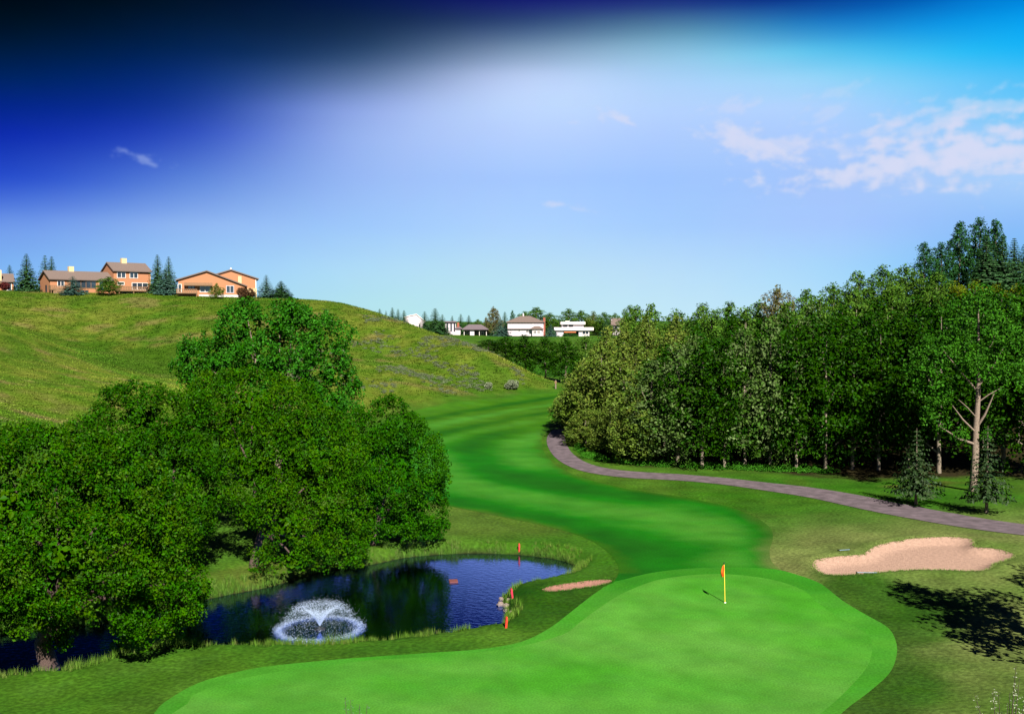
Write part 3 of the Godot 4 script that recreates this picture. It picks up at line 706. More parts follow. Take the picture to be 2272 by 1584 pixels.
func lobed_tree(called: String, label: String, category: String, spec: Dictionary, r: float, bark: String, clump: float, per: int, l: float, w: float, cols: Array, density := 1.0, lean := Vector3.ZERO) -> Node3D:
	var at: Vector2 = spec.at
	var g := height(at.x, at.y)
	var t := thing(called, label, category, Vector3(at.x, g, at.y), 0.0, "broad trees beside the pond")
	var lobes := []
	var mid := Vector3.ZERO
	for q in spec.lobes:
		lobes.append([Vector3(q[0], q[1] - g, q[2]), Vector3(q[3], q[4], (q[3] + q[4]) * 0.5 * 0.95)])
		mid += lobes[-1][0]
	mid /= lobes.size()
	var s := Shape.new()
	limbs(s, Vector3.ZERO, Vector3(mid.x * 0.3, mid.y * 0.55, mid.z * 0.3), r, lobes, lean)
	part(t, "trunk", s.mesh(), M[bark])
	var f := Shape.new()
	crown(f, lobes, clump, per, l, w, cols, density * 2.1, 0.35, 0.92)
	part(t, "crown", f.mesh(), M.leaf)
	return t

func poplar(cols: Array, h: float, wide: float, bare: float, column: bool, low := 1.0, l := 0.27) -> Array:
	# (trunk mesh, crown mesh) of a tree h metres tall
	var lobes := []
	var count := 15
	for k in count:
		var t := float(k) / (count - 1)
		var y := lerpf(bare * h + 1.0, h - 1.0, t)
		var reach := wide * 0.5 * (sin(PI * clampf(0.22 + t * 0.74, 0.0, 1.0)) if not column else sin(PI * clampf(0.3 + t * 0.62, 0, 1)) * 0.8)
		var a := k * 2.4 + rng.randf() * 0.8
		var off := reach * rng.randf_range(0.35, 0.75) * (1.0 - t * 0.6)
		var rr := maxf(reach * rng.randf_range(0.45, 0.62), 0.55)
		lobes.append([Vector3(cos(a) * off, y, sin(a) * off), Vector3(rr, rr * (1.35 if not column else 2.0), rr), lerpf(low, 1.1, smoothstep(0.1, 0.55, t))])
	var s := Shape.new()
	s.tube([Vector3(0, -0.5, 0), Vector3(0.05, h * 0.2, 0), Vector3(-0.1, h * 0.5, 0.1), Vector3(0, h * 0.93, 0)], [0.16, 0.125, 0.09, 0.02], 7)
	for k in 7:
		var e: Array = lobes[k * 2]
		var a := Vector3(0, e[0].y * 0.72, 0)
		s.tube([a, a.lerp(e[0], 0.6) + Vector3(0, 0.3, 0), e[0] + Vector3(0, 0.5, 0)], [0.08, 0.055, 0.02], 5)
	var f := Shape.new()
	crown(f, lobes, 0.62, 15, l, l * 0.66, cols, 1.35, 0.3, 0.85)
	return [s.mesh(), f.mesh()]

func spruce(h: float, r: float, bare: float, cols: Array, l: float, tiers: int, spread := 1.0) -> Array:
	var s := Shape.new()
	s.tube([Vector3(0, -0.4, 0), Vector3(0, h * 0.5, 0), Vector3(0, h * 0.97, 0)], [0.016 * h + 0.03, 0.011 * h + 0.02, 0.01], 6)
	var f := Shape.new()
	for k in tiers:
		var t := float(k) / tiers
		var y := lerpf(bare * h, h * 0.985, t)
		var reach := r * pow(1.0 - t, 0.85) * rng.randf_range(0.8, 1.15) + 0.03
		var arms := int(lerpf(16, 6, t))
		for a in arms:
			var ang := TAU * (a + rng.randf() * 0.7) / arms + k * 0.7
			var len := reach * rng.randf_range(0.75, 1.12)
			var dir := Vector3(cos(ang), 0, sin(ang))
			var steps := maxi(3, int(len / (l * 0.42) * spread))
			var tone: Color = cols[rng.randi() % cols.size()] * rng.randf_range(0.7, 1.3)
			for q in steps:
				var u := (q + 0.6) / steps
				var p := dir * (len * u) + Vector3(0, y - len * 0.30 * u + len * 0.14 * u * u, 0)
				for sd in [-1.0, 1.0]:
					var along: Vector3 = (dir + dir.cross(Vector3.UP) * sd * 0.8 + Vector3(0, -0.25, 0)).normalized()
					var nm := (Vector3(0, 0.65, 0) + dir * 0.75 + ball() * 0.5).normalized()
					var ls := l * (1.0 - 0.65 * t)
					f.leaf(p + along * ls * 0.35 + ball() * 0.05, nm, along, ls * rng.randf_range(0.8, 1.2), ls * 0.55, tone * rng.randf_range(0.8, 1.25))
	return [s.mesh(), f.mesh()]

func plant_tree(called: String, label: String, at: Array, kit: Array, kit_h: float, kit_w: float, bark: String, leaf_mat: String, group: String, protos: Dictionary, key: String) -> void:
	# at: x, z, top, width; one tree of a kind is built, the others are copies of it
	var g := height(at[0], at[1]) - 0.1
	var size := Vector3(at[3] / kit_w, maxf(at[2] - g, 2.0) / kit_h, at[3] / kit_w)
	var turn := rng.randf() * TAU
	if protos.has(key):
		var src: Node3D = protos[key]
		var r: Node3D = src.duplicate()
		r.name = numbered(called)
		add_child(r)
		r.position = Vector3(at[0], g, at[1]); r.rotation.y = turn; r.scale = size
		tag(r, label, "tree", group)
		return
	var t := thing(called, label, "tree", Vector3(at[0], g, at[1]), turn, group)
	t.scale = size
	part(t, "trunk", kit[0], M[bark])
	part(t, "crown", kit[1], M[leaf_mat])
	protos[key] = t

func scatter(called: String, label: String, m: Mesh, material: Material, where: Array) -> void:
	# where: [Transform3D, Color]
	var mm := MultiMesh.new()
	mm.transform_format = MultiMesh.TRANSFORM_3D
	mm.use_colors = true
	mm.mesh = m
	mm.instance_count = where.size()
	for k in where.size():
		mm.set_instance_transform(k, where[k][0]); mm.set_instance_color(k, where[k][1])
	var o := MultiMeshInstance3D.new()
	o.name = numbered(called)
	o.multimesh = mm
	o.material_override = material
	add_child(o)
	tag(o, label, "", "", "stuff")

func tuft(blades: int, h: float, spread: float, wide: float) -> Mesh:
	var s := Shape.new()
	for k in blades:
		var a := rng.randf() * TAU
		var d := Vector3(cos(a), 0, sin(a))
		var b := d * rng.randf() * spread * 0.5
		var side_v := d.cross(Vector3.UP) * wide * 0.5
		var tip := b + d * spread * rng.randf_range(0.2, 0.9) + Vector3(0, h * rng.randf_range(0.6, 1.1), 0)
		s.tri(b - side_v - Vector3(0, 0.05, 0), b + side_v - Vector3(0, 0.05, 0), tip, d)
	return s.mesh()

func clump_mesh(r: float, leaves: int, l: float) -> Mesh:
	var s := Shape.new()
	for k in leaves:
		var u := ball()
		u.y = absf(u.y) * 0.9
		s.leaf(u * r * sqrt(rng.randf()), (u + ball() * 0.8).normalized(), ball(), l * rng.randf_range(0.7, 1.3), l * 0.55, Color.WHITE * rng.randf_range(0.7, 1.0))
	return s.mesh()

# ---------------------------------------------------------------- houses
func box_part(parent: Node, called: String, lo: Vector3, hi: Vector3, material: String) -> MeshInstance3D:
	var s := Shape.new()
	s.box(lo, hi)
	return part(parent, called, s.mesh(), M[material])

func window(parent: Node, x0: float, x1: float, y0: float, y1: float, z: float, lights := 1, frame := "white_trim", called := "window") -> void:
	# frame bars stand proud of the wall at z, the panes sit back between them
	var s := Shape.new()
	var b := 0.11
	s.box(Vector3(x0, y0, z), Vector3(x1, y0 + b, z + 0.08)); s.box(Vector3(x0, y1 - b, z), Vector3(x1, y1, z + 0.08))
	for k in lights + 1:
		var x := lerpf(x0, x1 - b, float(k) / lights)
		s.box(Vector3(x, y0 + b, z), Vector3(x + b, y1 - b, z + 0.078))
	var o := part(parent, called, s.mesh(), M[frame])
	for k in lights:
		var xa := lerpf(x0, x1 - b, float(k) / lights) + b
		var xb := lerpf(x0, x1 - b, float(k + 1) / lights)
		var p := Shape.new()
		p.box(Vector3(xa, y0 + b, z - 0.02), Vector3(xb, y1 - b, z + 0.03))
		part(o, "pane", p.mesh(), M.glass)

func roof_x(parent: Node, x0: float, x1: float, zf: float, zb: float, eave: float, ridge: float, material: String) -> void:
	# gable roof with its ridge along x, 0.25 m thick, overhanging
	var zm := (zf + zb) * 0.5
	var k := (ridge - eave) / (zf - zm)
	var o := 0.55
	var s := Shape.new()
	s.prism(PackedVector2Array([Vector2(zf + o, eave - k * o), Vector2(zm, ridge), Vector2(zb - o, eave - k * o), Vector2(zb - o, eave - k * o + 0.25), Vector2(zm, ridge + 0.25), Vector2(zf + o, eave - k * o + 0.25)]), x0 - 0.3, x1 + 0.3, true)
	part(parent, "roof", s.mesh(), M[material])

func railing(parent: Node, x0: float, x1: float, z0: float, z1: float, y: float, h: float, material: String, step := 0.5) -> void:
	var s := Shape.new()
	s.box(Vector3(x0, y + h - 0.1, z1 - 0.08), Vector3(x1, y + h, z1))
	s.box(Vector3(x0, y + 0.06, z1 - 0.07), Vector3(x1, y + 0.14, z1 - 0.01))
	var x := x0
	while x < x1:
		s.box(Vector3(x, y, z1 - 0.065), Vector3(x + step * 0.62, y + h - 0.1, z1 - 0.02)); x += step
	for e in [x0, x1 - 0.08]:
		s.box(Vector3(e, y, z0), Vector3(e + 0.08, y + h - 0.02, z1 - 0.1))
	part(parent, "railing", s.mesh(), M[material])

func hip_roof(parent: Node, x0: float, x1: float, z0: float, z1: float, eave: float, ridge: float, inset: float, material: String) -> void:
	var s := Shape.new()
	var o := 0.5
	var zm := (z0 + z1) * 0.5
	var a := Vector3(x0 - o, eave, z1 + o); var b := Vector3(x1 + o, eave, z1 + o); var c := Vector3(x1 + o, eave, z0 - o); var d := Vector3(x0 - o, eave, z0 - o)
	var e := Vector3(x0 + inset, ridge, zm); var f := Vector3(x1 - inset, ridge, zm)
	s.quad(a, b, f, e, Vector3(0, 1, 1)); s.quad(c, d, e, f, Vector3(0, 1, -1))
	s.tri(d, a, e, Vector3(-1, 1, 0)); s.tri(b, c, f, Vector3(1, 1, 0))
	s.box(Vector3(x0 - o, eave - 0.22, z0 - o), Vector3(x1 + o, eave - 0.003, z1 + o))
	part(parent, "roof", s.mesh(), M[material])

func hill_house(at: Vector3) -> void:
	var t := thing("brown_house", "long brown wooden house with two-storey block and deck on the hilltop", "house", at, deg_to_rad(40))
	# low wing to the left, two-storey block to the right
	box_part(t, "wall", Vector3(-14.8, -1.2, -8.4), Vector3(-0.01, 3.85, 0), "siding")
	box_part(t, "wall", Vector3(0, -1.2, -8.6), Vector3(9.1, 6.3, 0.02), "siding")
	for g in [[-14.79, -14.55, 0.0, -8.4, 3.85, 5.75], [0.01, 0.25, 0.02, -8.6, 6.3, 8.3], [8.85, 9.09, 0.02, -8.6, 6.3, 8.3]]:
		var s := Shape.new()
		s.prism(PackedVector2Array([Vector2(g[2], g[4]), Vector2((g[2] + g[3]) * 0.5, g[5]), Vector2(g[3], g[4])]), g[0], g[1], true)
		part(t, "gable", s.mesh(), M.siding)
	roof_x(t, -14.9, -0.35, 0.0, -8.4, 3.85, 5.75, "shingle")
	roof_x(t, 0.0, 9.1, 0.02, -8.6, 6.3, 8.3, "shingle")
	box_part(t, "chimney", Vector3(3.3, 7.6, -4.9), Vector3(4.6, 9.6, -3.8), "cream")
	box_part(t, "chimney", Vector3(-9.4, 5.0, -4.9), Vector3(-8.2, 7.1, -3.8), "cream")
	window(t, 0.8, 2.95, 4.45, 6.1, 0.02, 2); window(t, 3.9, 5.95, 4.45, 6.1, 0.02, 2)
	window(t, 0.9, 2.6, 2.7, 3.5, 0.02, 1)
	window(t, 4.4, 8.4, 1.6, 3.4, 0.02, 3, "white_trim", "patio_door")
	window(t, 1.9, 4.5, -0.2, 1.05, 0.02, 2); window(t, 5.9, 8.2, -0.1, 1.0, 0.02, 2)
	window(t, -10.2, -4.2, 1.7, 3.6, 0.0, 5, "timber"); window(t, -13.2, -11.6, 2.0, 3.4, 0.0, 2)
	window(t, -3.6, -2.4, 1.7, 3.6, 0.0, 1, "cream")
	window(t, -7.8, -6.0, -0.9, 1.3, 0.0, 2, "timber", "patio_door")
	box_part(t, "deck", Vector3(0.2, 1.15, 0.04), Vector3(10.4, 1.4, 2.4), "timber")
	railing(t, 0.2, 10.4, 0.1, 2.4, 1.4, 0.95, "timber", 0.4)
	for x in [0.5, 4.0, 7.4, 10.1]: box_part(t, "deck_post", Vector3(x, -1.2, 2.1), Vector3(x + 0.18, 1.14, 2.28), "timber")
	box_part(t, "balcony", Vector3(-15.2, 1.1, 0.02), Vector3(-11.2, 1.3, 1.7), "timber")
	railing(t, -15.2, -11.2, 0.1, 1.7, 1.3, 0.9, "timber", 0.4)
	for x in [-15.1, -11.5]: box_part(t, "deck_post", Vector3(x, -1.2, 1.45), Vector3(x + 0.16, 1.09, 1.6), "timber")
	box_part(t, "corner_trim", Vector3(9.02, 0, 0.03), Vector3(9.16, 6.2, 0.12), "cream")
	var s := Shape.new()
	s.box(Vector3(-14.92, 0.5, -3.6), Vector3(-14.82, 2.4, -2.6))
	part(t, "side_window", s.mesh(), M.glass)

func gable_house(at: Vector3) -> void:
	var t := thing("gabled_house", "orange-brown gabled house with cream chimney at the right end of the hilltop", "house", at, deg_to_rad(17))
	var s := Shape.new()
	s.prism(PackedVector2Array([Vector2(0, -1.2), Vector2(15, -1.2), Vector2(15, 2.75), Vector2(6.4, 6.0), Vector2(0, 3.95)]), -9.0, 0.0)
	part(t, "wall", s.mesh(), M.siding)
	s = Shape.new()
	s.prism(PackedVector2Array([Vector2(7, -1.2), Vector2(17.8, -1.2), Vector2(17.8, 4.6), Vector2(12.0, 6.5), Vector2(7, 4.9)]), -12.5, -3.0)
	part(t, "wall", s.mesh(), M.siding)
	for g in [[[-0.6, 3.78, 6.4, 6.02, 15.7, 2.5], -9.4, 0.5], [[6.2, 4.65, 12.0, 6.52, 18.5, 4.38], -12.9, -2.6]]:
		var q: Array = g[0]
		s = Shape.new()
		s.prism(PackedVector2Array([Vector2(q[0], q[1]), Vector2(q[2], q[3]), Vector2(q[4], q[5]), Vector2(q[4], q[5] + 0.26), Vector2(q[2], q[3] + 0.26), Vector2(q[0], q[1] + 0.26)]), g[1], g[2])
		part(t, "roof", s.mesh(), M.shingle)
	box_part(t, "chimney", Vector3(13.6, 2.6, -2.4), Vector3(14.4, 5.1, -1.6), "cream")
	box_part(t, "flue", Vector3(11.9, 6.5, -7.0), Vector3(12.25, 7.3, -6.6), "white_trim")
	s = Shape.new()
	s.prism(PackedVector2Array([Vector2(0.0, 2.75), Vector2(1.3, 2.6), Vector2(1.3, 2.85), Vector2(0.0, 3.4)]), 1.3, 7.7, true)
	part(t, "awning_roof", s.mesh(), M.timber)
	window(t, 2.1, 3.7, 1.8, 2.7, 0.0, 2, "door_dark"); window(t, 4.8, 7.2, 1.1, 2.7, 0.0, 2); window(t, 10.8, 12.6, 1.0, 2.75, 0.0, 2, "white_wall")
	window(t, -0.1, 0.75, 1.0, 3.0, 0.0, 1, "white_trim", "door")
	box_part(t, "deck", Vector3(-0.4, 0.75, 0.02), Vector3(4.2, 0.95, 1.8), "timber")
	railing(t, -0.4, 4.2, 0.1, 1.8, 0.95, 0.85, "timber", 0.4)
	box_part(t, "deck_post", Vector3(4.0, -1.2, 1.6), Vector3(4.15, 0.74, 1.75), "timber")
	box_part(t, "foundation", Vector3(4.6, -1.1, 0.005), Vector3(14.98, 0.55, 0.12), "white_wall")
	box_part(t, "corner_trim", Vector3(17.7, -0.5, -2.98), Vector3(17.86, 4.3, -2.88), "white_trim")
	box_part(t, "balcony", Vector3(15.2, 1.2, -2.9), Vector3(17.9, 1.4, -1.2), "cream")
	railing(t, 15.2, 17.9, -2.8, -1.2, 1.4, 0.8, "cream", 0.4)
	box_part(t, "deck_post", Vector3(17.7, -1.4, -1.45), Vector3(17.9, 1.19, -1.25), "cream")

func edge_house(at: Vector3) -> void:
	var t := thing("low_house", "low dark-roofed house with wide cream chimney at the left edge of the hilltop", "house", at, deg_to_rad(30))
	box_part(t, "wall", Vector3(-9, -1.5, -8), Vector3(3.2, 2.6, 0), "siding")
	roof_x(t, -9.0, 3.2, 0.0, -8.0, 2.6, 4.4, "shingle")
	box_part(t, "chimney", Vector3(-1.4, 1.5, -1.0), Vector3(0.6, 5.3, 0.4), "cream")
	window(t, 0.9, 2.8, 0.3, 2.2, 0.0, 2)
	window(t, -4.5, -2.0, 0.3, 2.2, 0.0, 2)
	box_part(t, "terrace_wall", Vector3(-6, -1.5, 1.5), Vector3(4.5, -0.2, 1.8), "siding")

func far_houses() -> void:
	var at := on_ground(-32.4, -335.0)
	var t := thing("white_house", "small white house with steep gable half hidden behind the hill shoulder", "house", at, deg_to_rad(5))
	var s := Shape.new()
	s.prism(PackedVector2Array([Vector2(-3.6, -0.5), Vector2(3.2, -0.5), Vector2(3.2, 4.0), Vector2(0.6, 6.2), Vector2(-1.2, 5.9), Vector2(-3.6, 5.2)]), -7, 0)
	part(t, "wall", s.mesh(), M.white_wall)
	s = Shape.new()
	s.prism(PackedVector2Array([Vector2(3.6, 3.7), Vector2(0.6, 6.22), Vector2(-1.2, 5.92), Vector2(-3.8, 5.15), Vector2(-3.8, 5.35), Vector2(-1.2, 6.14), Vector2(0.6, 6.45), Vector2(3.6, 3.95)]), -7.3, 0.3)
	part(t, "roof", s.mesh(), M.white_trim)
	for x in [-2.2, 1.2, 2.5]: window(t, x, x + 0.7, 1.6, 3.2, 0.0, 1)
	box_part(t, "porch", Vector3(-1.5, 0.9, 0.02), Vector3(4.2, 1.1, 1.6), "cream")
	at = on_ground(-22.4, -333.0)
	t = thing("columned_house", "white house with tall dark slit windows and brick chimney across the valley", "house", at, deg_to_rad(4))
	box_part(t, "wall", Vector3(0.2, -0.6, -6), Vector3(3.8, 4.0, 0), "white_wall")
	box_part(t, "wall", Vector3(3.81, -0.6, -6), Vector3(5.3, 1.9, -0.2), "white_wall")
	box_part(t, "roof", Vector3(-0.2, 4.0, -6.4), Vector3(4.0, 4.5, 0.5), "grey_shingle")
	hip_roof(t, 3.9, 5.4, -6, -0.2, 2.1, 3.1, 0.7, "grey_shingle")
	for x in [0.7, 1.95, 3.05]: window(t, x, x + 0.55, 1.0, 3.9, 0.0, 1, "door_dark")
	box_part(t, "chimney", Vector3(4.2, 1.6, -1.6), Vector3(4.9, 4.0, -0.9), "brick")
	box_part(t, "terrace_wall", Vector3(-1.0, -0.6, 0.3), Vector3(4.6, 0.5, 0.6), "white_wall")
	at = on_ground(-16.4, -330.0)
	t = thing("bungalow", "low bungalow with wide grey hipped roof and dark carport across the valley", "house", at, deg_to_rad(3))
	box_part(t, "wall", Vector3(0.8, -0.6, -6), Vector3(7.8, 1.75, -1.6), "grey_shingle")
	box_part(t, "wall", Vector3(2.6, -0.6, -1.59), Vector3(4.0, 1.75, 0), "white_wall")
	hip_roof(t, 0.4, 8.2, -6.5, 0.2, 1.98, 3.5, 1.8, "grey_shingle")
	for x in [0.6, 5.6, 7.9]: box_part(t, "post", Vector3(x, -0.6, -0.2), Vector3(x + 0.16, 1.75, -0.05), "white_trim")
	window(t, 1.2, 2.3, 0.3, 1.3, -1.6, 1); window(t, 5.6, 7.2, 0.0, 1.2, -1.6, 2)
	at = on_ground(-1.4, -325.0)
	t = thing("villa", "large white two-storey villa with hipped brown roof across the valley", "house", at, deg_to_rad(1))
	box_part(t, "wall", Vector3(0, 0.2, -9), Vector3(11.6, 4.55, 0), "white_wall")
	box_part(t, "basement", Vector3(0.3, -0.8, -8.8), Vector3(11.3, 0.19, -0.5), "door_dark")
	hip_roof(t, 0, 11.6, -9, 0, 4.75, 6.7, 4.2, "shingle")
	box_part(t, "band", Vector3(-0.05, 2.35, 0.0), Vector3(8.0, 2.6, 0.5), "shingle")
	box_part(t, "bay", Vector3(7.9, 0.2, 0.01), Vector3(11.0, 2.4, 1.3), "white_wall")
	hip_roof(t, 7.9, 11.0, -0.3, 1.3, 2.62, 3.4, 0.8, "shingle")
	window(t, 8.25, 9.2, 0.95, 2.0, 1.3, 2, "white_trim"); window(t, 9.5, 10.4, 0.95, 2.0, 1.3, 2, "white_trim")
	window(t, 3.3, 4.2, 1.7, 2.2, 0.0, 1); window(t, 5.9, 7.3, 1.3, 2.2, 0.0, 2); window(t, 8.0, 8.4, 3.9, 4.4, 0.0, 1)
	box_part(t, "chimney", Vector3(5.0, 6.2, -4.8), Vector3(5.4, 7.5, -4.4), "white_wall")
	box_part(t, "chimney", Vector3(11.62, 0, -3.6), Vector3(12.3, 6.2, -2.4), "brick")
	at = on_ground(13.6, -322.0)
	t = thing("modern_house", "white flat-roofed modern house with stacked roof slabs across the valley", "house", at, 0.0)
	box_part(t, "wall", Vector3(0.6, -0.5, -7), Vector3(2.9, 2.0, 0), "white_wall"); box_part(t, "wall", Vector3(7.8, -0.5, -7), Vector3(11.2, 2.0, 0), "white_wall")
	box_part(t, "wall", Vector3(2.91, -0.5, -7), Vector3(7.79, 2.0, -1.4), "door_dark")
	box_part(t, "roof", Vector3(-0.1, 2.0, -7.4), Vector3(12.5, 2.95, 0.7), "white_trim")
	box_part(t, "wall", Vector3(2.4, 2.951, -6.5), Vector3(9.4, 3.9, -0.6), "white_wall")
	box_part(t, "roof", Vector3(2.0, 3.9, -7.0), Vector3(9.9, 4.75, 0.2), "white_trim")
	box_part(t, "skylight", Vector3(3.6, 4.751, -3), Vector3(5.0, 5.0, -2), "white_trim")
	for x in [2.8, 4.6]: window(t, x, x + 1.4, 3.1, 3.85, -0.6, 1, "door_dark")
	window(t, 8.9, 11.0, 0.7, 1.7, 0.0, 2)
	box_part(t, "awning", Vector3(3.1, 1.3, -1.39), Vector3(6.9, 1.62, 0.2), "orange_awning")
	at = on_ground(33.3, -335.0, 2.0)
	t = thing("brown_roofed_house", "brown-roofed house with white chimney just left of the wood", "house", at, deg_to_rad(-4))
	box_part(t, "wall", Vector3(0.2, -3.0, -6), Vector3(6.2, 1.7, 0), "white_wall")
	roof_x(t, 0.0, 6.4, 0.0, -6.0, 1.7, 3.6, "shingle")
	box_part(t, "chimney", Vector3(-0.3, 0, -2.4), Vector3(0.18, 3.5, -1.8), "white_wall")
	window(t, 0.9, 1.9, 0.2, 1.2, 0.0, 1, "door_dark"); window(t, 2.4, 3.6, 0.2, 1.2, 0.0, 2)

# ---------------------------------------------------------------- small things
func flagstick() -> void:
	var at := on_ground(11.53, -53.86, 0.03)
	var t := thing("flagstick", "yellow flagstick with orange flag standing on the putting green", "flagstick", at)
	var s := Shape.new()
	s.tube([Vector3(0, 0, 0), Vector3(-0.03, 1.1, 0), Vector3(-0.065, 2.12, 0)], [0.026, 0.024, 0.022], 8)
	part(t, "pole", s.mesh(), M.yellow_pole)
	s = Shape.new()
	s.tube([Vector3(-0.065, 2.10, 0), Vector3(-0.068, 2.2, 0)], [0.03, 0.035], 8)
	part(t, "tip", s.mesh(), M.black)
	# a limp flag: folds hanging down beside the pole
	s = Shape.new()
	var cols := 9
	for r in 8:
		for k in cols - 1:
			var p := func(a: int, b: int) -> Vector3:
				var u := float(a) / (cols - 1); var v := float(b) / 8.0
				var wide := 0.15 * sin(PI * clampf(0.15 + v * 0.72, 0, 1))
				return Vector3(-0.075 - wide * u * 1.15 + 0.02 * sin(v * 5.0), 2.08 - v * 0.62 - u * 0.07, 0.07 * sin(u * 9.0 + v * 1.5) * (0.3 + v) + 0.02)
			s.quad(p.call(k, r), p.call(k + 1, r), p.call(k + 1, r + 1), p.call(k, r + 1), Vector3.BACK)
	part(t, "flag", s.mesh(), M.orange_cloth)
	s = Shape.new()
	s.tube([Vector3(0, -0.02, 0), Vector3(0, 0.03, 0), Vector3(0.0, 0.045, 0.0)], [0.075, 0.07, 0.02], 10)
	part(t, "cup", s.mesh(), M.white_cup)

func stake(x: float, z: float, label: String, paint: String, lean: float) -> void:
	var t := thing("hazard_stake", label, "stake", on_ground(x, z), 0.3, "water hazard stakes")
	var s := Shape.new()
	var top := Vector3(lean * 0.55, 0.58, 0.0)
	s.prism(PackedVector2Array([Vector2(-0.05, -0.2), Vector2(0.05, -0.2), Vector2(0.05 + lean * 0.55, 0.52), Vector2(lean * 0.55, 0.6), Vector2(-0.05 + lean * 0.55, 0.52)]), -0.04, 0.04)
	part(t, "post", s.mesh(), M[paint])
	s = Shape.new()
	s.box(Vector3(top.x - 0.052, 0.30, -0.045), Vector3(top.x + 0.052, 0.36, 0.045))
	part(t, "band", s.mesh(), M[paint])

func rock(x: float, y: float, z: float, r: float, label: String) -> void:
	var s := Shape.new()
	var f := FastNoiseLite.new()
	f.seed = int(x * 100 + z * 10); f.frequency = 1.1
	var p := func(a: int, b: int) -> Vector3:
		var th := PI * b / 6.0; var ph := TAU * a / 9.0
		var u := Vector3(sin(th) * cos(ph), cos(th) * 0.75, sin(th) * sin(ph))
		return u * r * (1.0 + 0.5 * f.get_noise_3dv(u * 1.5))
	for a in 9:
		for b in 6:
			var q: Vector3 = p.call(a, b)
			var w: Vector3 = p.call(a + 1, b + 1)
			if b > 0: s.tri(q, p.call(a + 1, b), w, q + w)
			if b < 5: s.tri(q, w, p.call(a, b + 1), q + w)
	var o := part(self, "bank_rock", s.mesh(), M.rock, Vector3(x, y, z))
	tag(o, label, "rock", "rocks on the pond bank")

func fountain() -> void:
	var t := thing("fountain", "fountain spraying a wide cone of water in the middle of the pond", "fountain", Vector3(-10.1, 0.0, -52.23))
	var s := Shape.new()
	s.tube([Vector3(0, -0.1, 0), Vector3(0, 0.05, 0), Vector3(0, 0.08, 0)], [0.32, 0.30, 0.08], 12)
	part(t, "float", s.mesh(), M.black)
	s = Shape.new()
	s.tube([Vector3(0, 0.06, 0), Vector3(0, 0.2, 0)], [0.06, 0.05], 8)
	part(t, "nozzle", s.mesh(), M.black)
	var d := Shape.new()
	for u in [Vector3(1, 1, 1), Vector3(-1, 1, 1), Vector3(1, -1, 1), Vector3(1, 1, -1), Vector3(-1, -1, 1), Vector3(-1, 1, -1), Vector3(1, -1, -1), Vector3(-1, -1, -1)]:
		d.tri(Vector3(u.x, 0, 0), Vector3(0, u.y * 1.6, 0), Vector3(0, 0, u.z), u)
	var mesh := d.mesh()
	var where := []
	# drops on their way up and out, and the rain that falls back as a ring
	for k in 15000:
		var a := rng.randf() * TAU
		var throw := rng.randf_range(0.93, 1.03) if rng.randf() < 0.85 else rng.randf_range(0.62, 1.12)
		var el := deg_to_rad(rng.randfn(59.0, 2.0))
		var v := 5.35 * throw
		var flight := 2.0 * v * sin(el) / 9.81
		var tm := flight * pow(rng.randf(), 1.25)
		var rad := v * cos(el) * tm * 0.80
		var p := Vector3(cos(a) * rad, 0.15 + v * sin(el) * tm - 4.905 * tm * tm, sin(a) * rad)
		p += ball() * 0.05 * tm / flight * 2.0
		if p.y < 0.0: continue
		var size := rng.randf_range(0.004, 0.008) * (1.7 if rng.randf() < 0.06 else 1.0)
		where.append(Transform3D(Basis.from_scale(Vector3(size, size, size)), p))
	for k in 5200:
		var a := rng.randf() * TAU
		var rad := rng.randfn(2.12, 0.16)
		var y := absf(rng.randfn(0.0, 0.07)) + 0.01
		var size := rng.randf_range(0.004, 0.009)
		where.append(Transform3D(Basis.from_scale(Vector3(size, size, size)), Vector3(cos(a) * rad, y, sin(a) * rad)))
	var mm := MultiMesh.new()
	mm.transform_format = MultiMesh.TRANSFORM_3D
	mm.mesh = mesh
	mm.instance_count = where.size()
	for k in where.size(): mm.set_instance_transform(k, where[k])
	var o := MultiMeshInstance3D.new()
	o.name = "spray"
	o.multimesh = mm
	o.material_override = M.drop
	o.set_meta("kind", "stuff")
	t.add_child(o)

func rake(x: float, z: float, turn: float, size: float, label: String) -> void:
	var t := thing("bunker_rake", label, "rake", on_ground(x, z, 0.05), turn, "bunker rakes")
	t.scale = Vector3(size, 0.8, 0.6)
	var s := Shape.new()
	s.tube([Vector3(-0.8, 0.0, 0), Vector3(0.8, 0.03, 0)], [0.028, 0.028], 6)
	part(t, "handle", s.mesh(), M.rake_handle)
	s = Shape.new()
	s.box(Vector3(-0.86, -0.04, -0.3), Vector3(-0.8, 0.03, 0.3))
	for k in 9: s.box(Vector3(-0.88, -0.1, -0.29 + k * 0.068), Vector3(-0.865, -0.03, -0.27 + k * 0.068))
	part(t, "head", s.mesh(), M.rake_metal)

const NTH := ["first", "second", "third", "fourth", "fifth", "sixth", "seventh", "eighth", "ninth", "tenth", "eleventh", "twelfth", "thirteenth", "fourteenth", "fifteenth", "sixteenth", "seventeenth", "eighteenth", "nineteenth", "twentieth", "twenty-first", "twenty-second", "twenty-third", "twenty-fourth", "twenty-fifth", "twenty-sixth"]

func nth_from_left(list: Array, e: Array, same_kind: bool) -> String:
	var place := 0
	for f in list:
		if f[0] / -f[1] < e[0] / -e[1] and (f[4] == e[4] or not same_kind): place += 1
	return NTH[mini(place, 25)] + " from the left"

